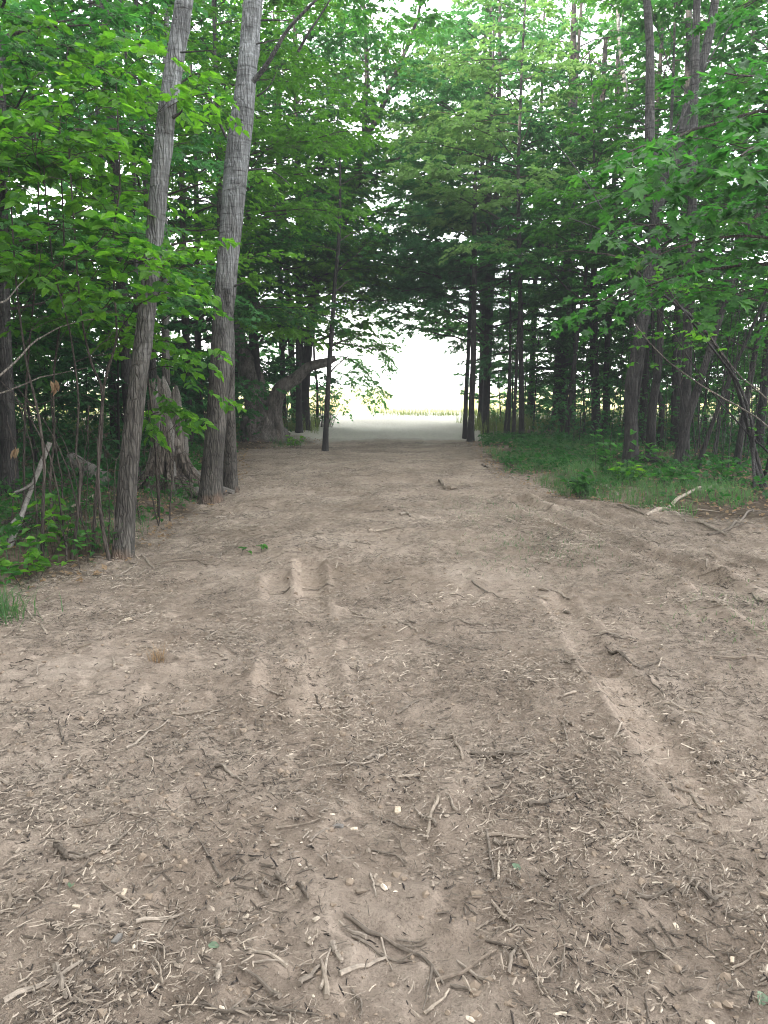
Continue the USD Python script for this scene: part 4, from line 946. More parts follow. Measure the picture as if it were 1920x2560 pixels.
# thin stems of the thicket on the right
for k in range(70):
    if k < 40:
        y = R.uniform(15.5, 25); x = R.uniform(0.165 * y + 1.2, 0.55 * y)
    else:
        y = R.uniform(11.5, 16); x = R.uniform(0.33 * y + .8, 0.55 * y)
    h = R.uniform(1.6, 4.6); z = gz(x, y); ln = R.normal(0, .16, 2); r = R.uniform(.006, .017)
    b = np.array([x, y, z - .03])
    Q = smooth_path([b, b + [ln[0] * h * .3, ln[1] * h * .3, h * .4], b + [ln[0] * h, ln[1] * h, h]], 9) + np.cumsum(R.normal(0, .012, (9, 3)) * [1, 1, .2], axis=0)
    t = thing("thicket_stem", "thin dark stem of the thicket among the trunks on the right", "bare stem", "thin stems of the thicket on the right")
    obj("stem", tube(Q, np.linspace(r, r * .35, 9), 5), BARK_DARK if k % 3 else BARK_MAPLE, t, smooth=50)
    bag = Bag(); tl = []
    for q in range(5):
        i0 = R.integers(3, 9); d = R.normal(0, 1, 3) * [1, 1, .3] + [0, 0, .7]
        Q2 = bend(Q[i0], d, R.uniform(.3, .8), 5, wander=.15); bag.add(*tube(Q2, np.linspace(.005, .002, 5), 4, cap=False)); tl.append(Q2)
    obj("branches", bag.mesh(), BARK_TWIG, t, kind="stuff")
    if k % 2 == 0:
        S = np.vstack([q[2:4] for q in tl]); A = unit(R.normal(0, 1, (len(S), 3)) * [1, 1, .3])
        arr, f = twig_leaves(S, A, np.full(len(S), .3), 6, .08, "simple")
        put_leaves(t, [arr], f, LEAF_MID, 0)

# ---------------------------------------------------------------- low plants
def herb(label, u, v, n, h, size, mat, kind="oval", spread=.25, name="plant", single=True):
    c = foot(u, v); t = thing(name, label, "plant", loc=c)
    arrs = []
    for k in range(n):
        a = R.uniform(0, 6.28); s = np.array([R.normal(0, spread * .4), R.normal(0, spread * .4), 0]); tip = s + [math.cos(a) * spread * R.random(), math.sin(a) * spread * R.random(), h * R.uniform(.6, 1.1)]
        Q = smooth_path([s - [0, 0, .03], s * .6 + tip * .4 + [0, 0, .05], tip], 6)
        obj("stem", tube(Q, np.linspace(.004, .002, 6), 4), BARK_TWIG, t)
        i = np.array([2, 3, 3, 4, 4, 5, 5]); a2 = R.uniform(0, 6.28, len(i)); d = np.stack([np.cos(a2), np.sin(a2), R.uniform(-.3, .4, len(i))], -1)
        arr, f = leaf_arrays(Q[i], d, np.array([0, 0, 1.0]) + R.normal(0, .35, (len(i), 3)), size * R.uniform(.6, 1.15, len(i)), kind)
        arrs.append(arr)
    for q in np.concatenate(arrs):
        obj("leaf", (q, f), mat, t)


for a in (("leafy plant with broad pale leaves beside the pale leaning pole, low at the left", 128, 1378, 7, .52, .115, LEAF_BRIGHT), ("low plant with pale upturned leaves at the left edge of the dirt", 62, 1452, 7, .26, .10, LEAF_BRIGHT), ("green plant just left of the slender tree's foot", 236, 1396, 8, .30, .075, LEAF_MID),
          ("low plant at the left edge under the leaning pole", 8, 1415, 6, .34, .10, LEAF_BRIGHT), ("small plant at the foot of the dead pole, white-edged leaves", 100, 1440, 5, .20, .085, LEAF_BRIGHT),
          ("tall plant with large pale round leaves left of the curved forked tree", 1520, 1205, 10, .75, .13, LEAF_MID), ("plant with large drooping leaves at the edge of the dirt on the right", 1462, 1232, 6, .36, .16, LEAF_MID), ("pale-leaved plant at the foot of the curved forked tree", 1590, 1208, 9, .32, .14, LEAF_BRIGHT),
          ("low broad-leaved plant right of the curved forked tree", 1690, 1222, 7, .3, .13, LEAF_MID), ("leafy plant by the foot of the leaning trunks, far right", 1800, 1215, 8, .38, .12, LEAF_MID), ("plant beside the trail in front of the old split tree", 575, 1135, 6, .28, .10, LEAF_MID), ("small green plant right of the old split tree's foot", 735, 1122, 8, .30, .11, LEAF_BRIGHT),
          ("leafy plant between the fallen sticks on the right", 1640, 1190, 7, .5, .11, LEAF_MID), ("single green seedling on the dirt right of the slender tree", 600, 1386, 2, .06, .07, LEAF_MID)):
    herb(*a)


def blades(x, y, h, w, lean=.35, segs=2):
    """Grass blades: (x, y) roots; each a tapering bent strip."""
    n = len(x); z = height(x, y); a = R.uniform(0, 6.283, n); ln = lean * h * R.uniform(.3, 1.6, n)
    d = np.stack([np.cos(a), np.sin(a), 0 * a], -1); s = np.stack([-np.sin(a), np.cos(a), 0 * a], -1) * (w / 2)[:, None]
    b = np.stack([x, y, z - .01], -1); m = b + d * (ln * .3)[:, None] + np.stack([0 * a, 0 * a, h * .6], -1); e = b + d * ln[:, None] + np.stack([0 * a, 0 * a, h], -1)
    v = np.stack([b - s, b + s, m - s * .7, m + s * .7, e], 1).reshape(-1, 3)
    f = (np.array([(0, 1, 3), (0, 3, 2), (2, 3, 4)])[None] + (np.arange(n) * 5)[:, None, None]).reshape(-1, 3)
    return v, f


def scatter(n, x0, x1, y0, y1, test):
    x, y = R.uniform(x0, x1, n), R.uniform(y0, y1, n)
    k = test(x, y); return x[k], y[k]


pt = lambda x, y, s, seed: meshkit.fbm(np.stack([x * s, y * s, 0 * x], -1), 3, seed)
x, y = scatter(90000, 1.5, 13, 8.5, 22, lambda x, y: (x - edge_right(y) > 0.02 + .5 * (pt(x, y, 1.5, 31) - .4)) & (pt(x, y, .9, 33) > .47) & (np.abs(x) < .56 * y) & (R.random(len(x)) < np.clip(1.7 - .12 * (x - edge_right(y)) ** 2, .15, 1)))
obj("grass", blades(x, y, R.uniform(.05, .24, len(x)) * (.5 + pt(x, y, 2.1, 37)), R.uniform(.005, .011, len(x)), .8), GRASS, kind="stuff", label="low green grass in front of the trees on the right of the trail", category="grass")
x, y = scatter(40000, -9, -1, 6.2, 21, lambda x, y: (edge_left(y) - x > 0.05) & (pt(x, y, 1.1, 35) > .50) & (np.abs(x) < .56 * y))
obj("grass", blades(x, y, R.uniform(.06, .24, len(x)), R.uniform(.005, .010, len(x)), .7), GRASS, kind="stuff", label="sparse grass and weeds under the trees on the left", category="grass")
c = foot(-10, 1545)
a = 260; x, y = c[0] + R.normal(0, .10, a), c[1] + R.normal(0, .10, a)
obj("grass_tuft", blades(x, y, R.uniform(.12, .30, a), R.uniform(.004, .008, a), .9), GRASS, label="tuft of long green grass at the left edge of the photo beside the dirt", category="grass tuft")
c = foot(1330, 1375)
for (u, v, n, sx, sy, lab) in ((1345, 1372, 520, .42, .5, "patch of short trampled grass on the dirt right of the trail's middle"), (1900, 1560, 260, .3, .45, "patch of thin short grass in the ruts at the right edge"), (1270, 1275, 420, .4, .7, "thin patch of grass between the right ruts and the green verge")):
    c = foot(u, v); x, y = c[0] + R.normal(0, sx, n), c[1] + R.normal(0, sy, n)
    obj("grass_patch", blades(x, y, R.uniform(.02, .07, n), R.uniform(.003, .006, n), 1.4), GRASS, label=lab, category="grass", kind="stuff")
# tall grass at the edges of the field
x, y = scatter(30000, -16, 20, 22.5, 31, lambda x, y: ((x < -1.9 - .09 * (y - 22)) & (y < 30) | (x > 3.0) & (y > 22 + .0 * x)) & (pt(x, y, .9, 41) > .42))
obj("tall_grass", blades(x, y, R.uniform(.2, .75, len(x)), R.uniform(.010, .022, len(x)), .3), GRASS_SUN, kind="stuff", label="tall bright grass where the wood meets the field", category="tall grass")
x, y = scatter(16000, -22, 26, 36, 41, lambda x, y: pt(x, y, .6, 43) > .50)
obj("grass_ridge", blades(x, y, R.uniform(.06, .36, len(x)), R.uniform(.012, .03, len(x)), .4), GRASS_SUN, kind="stuff", label="strip of uncut grass across the field beyond the trail's end", category="grass")
# bright bush left of the opening
for (u, v, n, h, sp, lab) in ((806, 1068, 70, 1.5, .75, "bright green bush at the field edge left of the opening"), (1245, 1072, 30, .8, .5, "small bright bush at the field edge right of the pair of trees"), (1340, 1070, 26, .8, .7, "thin-stemmed bush at the field edge left of the pine")):
    c = foot(u, v); t = thing("bush", lab, "bush", loc=c); bag = Bag(); S, A = [], []
    for k in range(n):
        a = R.uniform(0, 6.28); r = sp * math.sqrt(R.random()); tip = np.array([math.cos(a) * r * 1.2, math.sin(a) * r * 1.2, h * R.uniform(.5, 1.1)]); s = np.array([math.cos(a) * r * .5, math.sin(a) * r * .5, -.03])
        Q = smooth_path([s, s * .5 + tip * .5 + [0, 0, .1], tip], 6); bag.add(*tube(Q, np.linspace(.007, .003, 6), 4, cap=False)); S.append(Q[1:]); A.append(unit(np.gradient(Q, axis=0))[1:])
    obj("branches", bag.mesh(), BARK_TWIG, t, kind="stuff")
    S, A = np.vstack(S), np.vstack(A)
    arr, f = twig_leaves(S, unit(A + R.normal(0, .5, A.shape)), np.full(len(S), .24), 6, .10, "oval")
    put_leaves(t, [arr], f, LEAF_GLARE_PALE, 0)
x, y = scatter(16000, 1.5, 11, 9, 21, lambda x, y: (x - edge_right(y) > .1) & (pt(x, y, 1.3, 38) > .50) & (np.abs(x) < .56 * y))
arr, f = leaf_arrays(np.stack([x, y, height(x, y) + R.uniform(.03, .22, len(x))], -1), R.normal(0, 1, (len(x), 3)) * [1, 1, .3], np.array([0, 0, 1.0]) + R.normal(0, .45, (len(x), 3)), R.uniform(.05, .12, len(x)), "oval")
obj("ground_cover", merge_leaves(arr, f), LEAF_MID, kind="stuff", label="low leafy weeds growing through the grass on the right", category="weeds")
x, y = scatter(12000, -9, -1.5, 5.5, 18, lambda x, y: (edge_left(y) - x > .05) & (pt(x, y, 1.3, 39) > .52) & (np.abs(x) < .56 * y + .2))
arr, f = leaf_arrays(np.stack([x, y, height(x, y) + R.uniform(.03, .25, len(x))], -1), R.normal(0, 1, (len(x), 3)) * [1, 1, .3], np.array([0, 0, 1.0]) + R.normal(0, .45, (len(x), 3)), R.uniform(.04, .11, len(x)), "oval")
obj("ground_cover", merge_leaves(arr, f), LEAF_MID, kind="stuff", label="low leafy weeds among the saplings on the left", category="weeds")
# undergrowth: leafy low cover deep under the trees
for lab, x0, x1, y0, y1, n, test in (("dark low leafy undergrowth between the trunks of the left wood", -15, -2, 9.5, 26, 15000, lambda x, y: edge_left(y) - x > .9), ("low leafy undergrowth behind the trunks of the right wood", 2, 15, 16, 26, 9000, lambda x, y: x - edge_right(y) > 1.6)):
    x, y = scatter(n, x0, x1, y0, y1, test); z = height(x, y) + R.random(len(x)) ** 1.6 * (.35 + 1.3 * pt(x, y, .5, 51)) * np.clip((y - 8) / 6, .3, 1.4)
    arr, f = leaf_arrays(np.stack([x, y, z], -1), R.normal(0, 1, (len(x), 3)) * [1, 1, .4], np.array([0, 0, 1.0]) + R.normal(0, .5, (len(x), 3)), R.uniform(.08, .17, len(x)), "simple")
    obj("undergrowth", merge_leaves(arr, f), LEAF_DARK, kind="stuff", label=lab, category="undergrowth")
# the wood continued unseen as a mass of oversized leaves, added to block sun
x, y = R.uniform(-27, -7, 75), R.uniform(-30, 6, 75); x2, y2 = scatter(160, -30, -6, 6, 22, lambda x, y: x < -.62 * y - 7); x, y = np.concatenate([x, x2[:26]]), np.concatenate([y, y2[:26]]); arrs = []
for a, b in zip(x, y):
    n = 560; p = np.stack([R.normal(0, 1.7, n), R.normal(0, 1.7, n), R.uniform(1, 13, n)], -1) + [a, b, 0]
    arr, f = leaf_arrays(p, R.normal(0, 1, (n, 3)), R.normal(0, 1, (n, 3)) + [0, 0, .4], .75, "simple"); arrs.append(arr)
obj("wood_mass", merge_leaves(np.concatenate(arrs), f), LEAF_DARK, kind="stuff", label="the wood going on to the left behind the camera", category="wood")

# ---------------------------------------------------------------- wood lying about
def lying(pts, w, name, label, category, mat, group=None, lift=0.0, m=12, taper=.55, forks=0, wander=.006, jag=True):
    """A stick drawn on the ground through pixels of the photograph; w is its width there."""
    P = np.array([foot(u, v) for u, v in pts]); Y = P[:, 1].mean(); r = max(px_r(w, Y) * .85, .003)
    sl = np.concatenate([[0], np.cumsum(np.linalg.norm(np.diff(P, axis=0), axis=1))]); Q = np.stack([np.interp(np.linspace(0, sl[-1], m), sl, P[:, k]) for k in range(3)], -1); Q[:, :2] += R.normal(0, .35 * r, (m, 2)) * np.linspace(.2, 1, m)[:, None]
    Q[:, 2] = height(Q[:, 0], Q[:, 1]) + r * .8 + .004 + lift * np.linspace(0, 1, m)
    rr = np.linspace(r, r * (taper + .25 * (r > .012)), m) * (1 + R.normal(0, .06, m)); rr[-1] *= .85
    t = thing(name, label, category, group)
    g = tube(Q, rr, 8); g[0][:-2] += R.normal(0, .16, (len(g[0]) - 2, 3)) * np.repeat(rr, 8)[:, None]; obj("stick", g, mat, t, smooth=25)
    for k in range(forks):
        i0 = R.integers(2, m - 2); d = (Q[i0 + 1] - Q[i0]); d = unit(d + np.array([-d[1], d[0], 0]) * R.choice([-1, 1]) * R.uniform(.5, 1.1)); L = np.linalg.norm(Q[-1] - Q[0]) * R.uniform(.2, .45)
        B = bend(Q[i0], d, L, 6, wander=.05); B[:, 2] = np.maximum(B[:, 2], height(B[:, 0], B[:, 1]) + r * .3)
        obj("side_branch", tube(B, np.linspace(r * .6, r * .25, 6), 6), mat, t, smooth=45)
    return t


# dead pole leaning in the brush
Q = smooth_path([foot(27, 1412), at(57, 1280, 7.4), at(90, 1193, 7.5), at(125, 1106, 7.6)], 16)
t = thing("dead_pole", "pale dead pole with broken side stub leaning right in the brush at the left edge", "dead branch")
obj("pole", tube(Q, np.linspace(.030, .024, 16) * (1 + R.normal(0, .08, 16)), 10), WOOD_GREY, t, smooth=50)
obj("stub", tube(smooth_path([at(86, 1205, 7.45), at(60, 1222, 7.35), at(36, 1231, 7.2)], 6), np.linspace(.016, .010, 6), 7), WOOD_GREY, t, smooth=50)
obj("stub", tube(smooth_path([at(55, 1285, 7.4), at(40, 1298, 7.3), at(28, 1308, 7.25)], 6), np.linspace(.022, .012, 6), 7), WOOD_GREY, t, smooth=50)
# fallen log
e0, e1 = at(178, 1148, 11.6), foot(255, 1212); e1[2] += .09
Q = smooth_path([e0, e0 * .5 + e1 * .5 - [0, 0, .01], e1], 14); t = thing("log", "weathered grey fallen log with a broken dark end behind the left saplings", "log")
tm, _, _ = trunk_mesh(Q[::-1] if Q[0, 2] < Q[-1, 2] else Q, np.linspace(.10, .14, 14), 22, .06, ridge=.16, flare=0, lump=.08, seed=91)
obj("wood", tm, WOOD_GREY, t, smooth=40)
for pts, w, lab in (([(-30, 1325), (20, 1318), (60, 1308), (110, 1300)], 10, "dark fallen branch lying level at the left edge of the brush, upper of the pile"), ([(-20, 1345), (60, 1338), (150, 1318), (207, 1310)], 8, "dark fallen pole in the middle of the brush pile on the left"), ([(-20, 1385), (40, 1345), (80, 1330), (110, 1318)], 8, "fallen branch slanting up right from the left edge, lowest of the brush pile"),
                    ([(150, 1290), (190, 1275), (235, 1262)], 8, "short grey fallen pole lying behind the saplings on the left"), ([(180, 1330), (240, 1320), (278, 1322)], 6, "thin pale branch lying just left of the slender tree's foot"), ([(-20, 1400), (20, 1385), (70, 1372)], 7, "bent dark branch in the leaf litter at the left edge")):
    lying(pts, w, "fallen_branch", lab, "branch", WOOD_STICK if "pale" in lab or "grey" in lab else BARK_TWIG, forks=1, lift=.12)
# notable sticks on the trail
big = [
    ([(1630, 1245), (1760, 1310), (1815, 1345)], 9, "long pale pole lying across the fallen branches at the right edge of the dirt", 1), ([(1615, 1285), (1660, 1262), (1710, 1243), (1790, 1212)], 10, "grey bent branch propped at the edge of the grass on the right", 1), ([(1770, 1335), (1820, 1320), (1860, 1302), (1885, 1272)], 8, "curved branch at the right edge of the dirt below the grass", 1),
    ([(1680, 1270), (1800, 1277)], 5, "thin straight dark stick lying level below the grass on the right", 0), ([(1480, 1218), (1505, 1238)], 7, "short pale stick at the foot of the green verge on the right", 0), ([(1500, 1215), (1545, 1235)], 6, "second short pale stick at the green verge", 0), ([(1545, 1265), (1610, 1285)], 7, "pale stick poking out of the verge's earth bank", 0), ([(1635, 1292), (1675, 1308)], 6, "short grey stick on the dirt under the bent branch", 0),
    ([(920, 1335), (950, 1328), (985, 1320)], 7, "pale forked stick lying on the far middle of the trail", 1), ([(1100, 1206), (1118, 1228), (1140, 1224)], 12, "pale flat piece of wood lying on the far trail near the right side", 0), ([(1000, 1290), (1015, 1285), (1030, 1294)], 9, "dark lump of wood with two prongs on the far middle of the trail", 1), ([(1205, 1165), (1222, 1172)], 6, "pale stick at the far right edge of the trail", 0),
    ([(355, 1390), (370, 1410), (385, 1425)], 7, "pale stick slanting away from the slender tree's foot", 0), ([(400, 1412), (440, 1404), (490, 1402), (520, 1418)], 7, "curved pale branch lying on the dirt right of the slender tree", 1), ([(540, 1392), (555, 1380), (550, 1400)], 5, "small crooked pale twig right of the curved pale branch", 1), ([(270, 1450), (330, 1440)], 6, "grey stick in the dirt below the slender tree", 1), ([(300, 1440), (345, 1412)], 5, "thin stick pointing at the foot of the slender tree", 0),
    ([(70, 1535), (100, 1560), (117, 1588)], 8, "pale curved forked stick in the leaf litter at the left edge", 1), ([(60, 1525), (115, 1543)], 6, "straight stick lying above the curved forked one at the left edge", 0), ([(1795, 1515), (1820, 1490), (1850, 1478)], 9, "pale thick curved stick in the right rut", 1), ([(1500, 1590), (1560, 1600), (1590, 1602)], 10, "thick grey stick lying across the trail right of its middle", 2), ([(1400, 1655), (1440, 1650)], 9, "short thick stick left of the smooth tyre track on the right", 0),
    ([(1520, 1660), (1580, 1665), (1650, 1655)], 10, "dark thick branch lying at the head of the smooth tyre track", 2), ([(1645, 1670), (1655, 1645)], 6, "pale twig leaning on the dark thick branch at the track's head", 0), ([(1345, 1475), (1400, 1490), (1425, 1497)], 9, "forked stick lying right of the trail's middle", 1), ([(1410, 1530), (1425, 1538)], 10, "short broken stub of branch beside the forked stick right of the middle", 0), ([(1180, 1460), (1230, 1490), (1270, 1500)], 5, "long thin twig curving across the middle of the trail", 1),
    ([(1128, 1835), (1140, 1865), (1158, 1905)], 13, "thick split stick pointing towards the camera on the middle of the trail", 0), ([(1175, 1885), (1230, 1895), (1290, 1890), (1330, 1882)], 16, "thickest dark branch, lying level on the middle of the trail", 2), ([(1405, 1810), (1418, 1865)], 9, "dark stick pointing away, right of the thickest branch", 0), ([(1535, 1850), (1560, 1815)], 7, "grey curled stick right of the middle, above the smooth track's edge", 1),
    ([(960, 1890), (905, 1915), (740, 1930)], 7, "long thin stick with splayed end lying left of the trail's middle", 1), ([(915, 1900), (1003, 1870)], 8, "straight brown stick in the left tyre track", 0), ([(540, 1920), (580, 1945), (620, 1950)], 13, "thick grey piece of branch in the left part of the trail", 1), ([(315, 1875), (365, 1840), (420, 1812)], 9, "split straw-coloured stick on the left of the trail", 1), ([(150, 1820), (155, 1850), (168, 1864)], 9, "short curved pale stick at the left", 0), ([(365, 1890), (385, 1915), (368, 1945)], 5, "thin pale twig standing out at the left of the trail", 0),
    ([(1095, 1995), (1075, 2050), (1068, 2105)], 13, "pale split branch lying along the trail in the middle foreground", 0), ([(970, 2055), (1010, 2058), (1050, 2075)], 7, "bent thin stick left of the pale split branch in the foreground", 0), ([(1320, 2018), (1370, 2008), (1415, 1995)], 14, "thick bent stick with twigs in the right middle of the foreground", 2), ([(1210, 1975), (1270, 1960)], 9, "pale broken stick left above the thick bent one", 0), ([(1400, 1948), (1460, 1958)], 7, "thin grey stick right of the trail's middle foreground", 0), ([(1490, 1965), (1515, 1945)], 6, "short pale stick, third in the row right of the middle", 0),
    ([(1215, 2080), (1225, 2140), (1235, 2200)], 12, "long upright split stick in the clump of debris right of the middle", 0), ([(1245, 2200), (1248, 2130)], 9, "pale splinter standing beside the long split stick", 0), ([(1232, 2108), (1278, 2112)], 16, "short round cut stick lying across the top of the debris clump", 0), ([(1370, 2050), (1375, 2100), (1385, 2165)], 7, "thin curved stick right of the debris clump", 0), ([(1460, 2090), (1465, 2155)], 6, "thin pale standing splinter at the right of the foreground", 0), ([(1350, 2185), (1390, 2205)], 12, "short pale stick end in the debris clump on the right", 0),
    ([(1268, 2205), (1310, 2230)], 14, "short dark thick stick right of the debris clump's foot", 0), ([(1330, 2253), (1385, 2268)], 10, "pale yellowish stick low in the right foreground", 0), ([(1660, 2230), (1690, 2265), (1700, 2280)], 9, "dark twig in the right foreground leaning on a crossed pair", 0), ([(1770, 2270), (1815, 2238)], 15, "thick brown broken stick at the right edge of the foreground", 0), ([(1735, 2190), (1705, 2245)], 7, "one stick of the crossed pair at the right foreground", 0), ([(1720, 2195), (1745, 2255)], 7, "other stick of the crossed pair at the right foreground", 0),
    ([(1520, 2420), (1570, 2430), (1610, 2450)], 10, "dark curved stick low in the right foreground", 0), ([(1580, 2385), (1650, 2380), (1710, 2368)], 8, "long thin level twig in the right foreground", 0), ([(1270, 2440), (1290, 2370), (1300, 2350)], 14, "pale split branch pointing away near the bottom right of the middle", 0), ([(1305, 2380), (1340, 2440), (1352, 2490)], 13, "long split branch in the bottom foreground right of the middle", 1), ([(1340, 2520), (1330, 2545)], 14, "short stub at the bottom edge right of the middle", 0), ([(1190, 2330), (1250, 2290)], 8, "straight pale twig slanting up right in the lower foreground", 0),
    ([(860, 2290), (900, 2320), (980, 2365), (1050, 2390), (1090, 2430), (1110, 2470)], 15, "longest branch, winding down the lower middle foreground", 3), ([(880, 2345), (950, 2390), (1030, 2410)], 10, "long thin branch beside the winding one in the lower foreground", 1), ([(990, 2355), (1065, 2350)], 6, "thin stick above the winding branch's end", 0), ([(1060, 2540), (1110, 2500), (1125, 2480)], 12, "pale stick at the bottom edge left of the middle", 0), ([(1125, 2470), (1180, 2478)], 12, "short pale stick low in the middle foreground", 0),
    ([(690, 2190), (715, 2220)], 17, "short grey stick at the head of the winding branch", 0), ([(745, 2215), (770, 2250)], 15, "brown stick lying above the winding branch", 0), ([(650, 2225), (668, 2250)], 22, "thick short grey round of wood left of the middle foreground", 0), ([(660, 2205), (690, 2220)], 12, "small pale stick touching the thick round of wood", 0), ([(545, 2222), (630, 2180)], 10, "straight grey stick left of the middle foreground", 1), ([(925, 2190), (940, 2250)], 9, "thin dark stick standing out right of the winding branch's head", 0), ([(930, 2130), (1020, 2160)], 8, "long thin twig in the tangle at the middle foreground", 2),
    ([(830, 2365), (842, 2390), (855, 2410)], 22, "thick broken peg of wood in the lower left middle", 0), ([(770, 2370), (795, 2335)], 16, "pale split piece of wood above the thick peg", 0), ([(372, 2365), (420, 2388)], 15, "smooth grey stick with side twig in the lower left", 1), ([(345, 2350), (340, 2395)], 8, "dark thin stick left of the smooth grey one", 0), ([(165, 2145), (210, 2150), (250, 2130), (320, 2085)], 12, "splintered forked branch at the left of the foreground", 1), ([(140, 2120), (168, 2150)], 22, "frayed butt end of the splintered forked branch", 2), ([(160, 2175), (145, 2240)], 12, "pale split slat below the forked branch at the left", 0),
    ([(360, 2170), (430, 2150)], 7, "thin brown stick right of the forked branch at the left", 0), ([(140, 2420), (150, 2455), (165, 2500)], 24, "frayed splintered root lump at the lower left", 3), ([(180, 2470), (215, 2395)], 8, "thin twig leaning over the frayed root lump", 0), ([(500, 2515), (560, 2540), (640, 2530), (720, 2545)], 16, "long curved branch along the bottom edge left of the middle", 3), ([(620, 2505), (700, 2530), (800, 2545)], 10, "straight branch lying over the curved one at the bottom edge", 1), ([(880, 2480), (905, 2520), (900, 2545)], 12, "bent dark stick near the bottom edge", 1),
    ([(545, 2425), (545, 2460)], 26, "short thick slab of bark in the lower left middle", 0), ([(630, 2412), (700, 2408)], 8, "level thin stick in the lower left middle", 0), ([(0, 2290), (60, 2240)], 9, "dark bent twig at the left edge of the foreground", 1), ([(40, 2252), (110, 2258)], 7, "thin pale twig at the left edge of the foreground", 0), ([(0, 2050), (70, 2030)], 8, "thin bent twig at the left edge above the foreground", 0), ([(120, 2055), (170, 2055)], 7, "short level stick at the left of the foreground", 0), ([(480, 2000), (540, 1995)], 8, "grey stick in the left middle foreground", 0), ([(160, 1950), (185, 1915), (225, 1942)], 7, "bent stick at the left of the trail", 0)]
for pts, w, lab, fk in big:
    ch = ("split" in lab or "pale" in lab) and len(lab) % 2 == 0
    lying(pts, w, "stick", lab, "stick", WOOD_CHIP if ch else WOOD_STICK, forks=fk, m=10)
# pale chips and chunks lying singly
for (u, v, s, lab, mat) in ((995, 2030, 26, "pale grey rectangular wood chunk in the middle foreground", WOOD_FRESH), (845, 2068, 20, "grey round chunk of wood left of the pale rectangular one", WOOD_GREY), (293, 2350, 24, "light grey broken chunk of wood at the lower left", WOOD_GREY), (310, 2235, 17, "white wood chip at the left of the foreground", WOOD_FRESH), (320, 1550, 14, "pale cream chip on the light dirt below the slender tree", WOOD_FRESH), (1535, 2108, 18, "small white chip with ragged edge at the right of the foreground", WOOD_FRESH),
                            (1690, 2320, 15, "short cut pale peg at the right of the foreground", WOOD_FRESH), (1830, 2402, 15, "pale chip at the right edge of the foreground", WOOD_FRESH), (985, 1560, 13, "pale chunk in the middle of the trail", WOOD_CHIP), (1360, 1490, 16, "orange-brown chunk of wood on the right of the trail", WOOD_CHIP), (190, 2268, 14, "pale chip with a dark core at the left of the foreground", WOOD_FRESH), (790, 2300, 16, "grey-brown chunk beside the winding branch", WOOD_CHIP),
                            (300, 2445, 24, "reddish clod-like chunk at the lower left", WOOD_CHIP), (885, 2075, 14, "pale stub left of the rectangular chunk", WOOD_FRESH), (905, 2230, 24, "brown bark chunk in the tangle above the winding branch", WOOD_CHIP)):
    c = foot(u, v); r = px_r(s, c[1])
    m = trimesh.creation.box([2.6 * r, 1.2 * r, .8 * r]).subdivide(); w = m.vertices; w += (meshkit.noise(w / r * 1.7 + R.random(3) * 30, 1) - .5)[:, None] * unit(w) * r * .9
    m = m.convex_hull; m.apply_transform(trimesh.transformations.rotation_matrix(R.uniform(0, 3.14), [0, 0, 1])); m.apply_transform(trimesh.transformations.rotation_matrix(R.normal(0, .2), [1, 0, 0]))
    m.apply_translation(c + [0, 0, .3 * r]); obj("wood_chunk", m, mat, label=lab, category="wood chunk")
LEAF_FADED = leaf_material("leaf_faded", (0.12, 0.18, 0.11), (0.20, 0.27, 0.18), (1.2, 1.2, 1.1), 0.6)
# dry grass tuft and green scraps
c = foot(398, 1655); x, y = c[0] + R.normal(0, .02, 70), c[1] + R.normal(0, .015, 70)
obj("dry_grass_tuft", blades(x, y, R.uniform(.04, .13, 70), np.full(70, .004), .9), LEAF_DEAD, label="small tuft of dry grass standing alone on the light dirt left of the ruts", category="grass tuft")
for u, v, s, lab in ((175, 2228, .035, "torn pale green leaf lying left of the slat in the foreground"), (1285, 2165, .045, "small dark green leaf scrap in the debris clump on the right"), (1905, 2490, .05, "green leaf lying at the bottom right corner"), (520, 2372, .035, "sliver of pale green leaf in the lower left middle")):
    c = foot(u, v); arr, f = leaf_arrays((c + [0, 0, .012])[None], R.normal(0, 1, (1, 3)) * [1, 1, 0], np.array([[.2, -.2, 1.0]]), s, "oval"); obj("fallen_leaf", (arr[0], f), LEAF_FADED, label=lab, category="leaf")

# sticks of no special look: single things
def trail_points(n, y0, y1, margin=.25, power=1.6):
    """Scattered on the trail, denser towards the camera."""
    out = []
    while len(out) < n:
        u = R.random(); y = (y0 ** (1 - power) + u * (y1 ** (1 - power) - y0 ** (1 - power))) ** (1 / (1 - power)); x = R.uniform(-.6, .6) * y
        if off_trail(np.array([x]), np.array([y]))[0] < margin:
            out.append((x, y))
    return np.array(out)


for k, (x, y) in enumerate(trail_points(190, 1.75, 14, power=.9)):
    L = R.uniform(.06, .20) * (1 + .05 * y); a = R.uniform(0, 3.14); r = R.uniform(.0035, .009); m = 6
    d = np.array([math.cos(a), math.sin(a)]); s = (np.linspace(-.5, .5, m) * L)[:, None] * d + np.array([x, y]) + np.cumsum(R.normal(0, .005, (m, 2)), axis=0)
    Q = np.column_stack([s, height(s[:, 0], s[:, 1]) + r * .7 + .01 * R.random()])
    o = obj("small_stick", tube(Q, np.linspace(r, r * .5, m), 6), WOOD_STICK if k % 3 else WOOD_CHIP, smooth=45, label="small broken stick among the shredded wood on the dirt trail", category="stick", group="small broken sticks on the dirt trail")


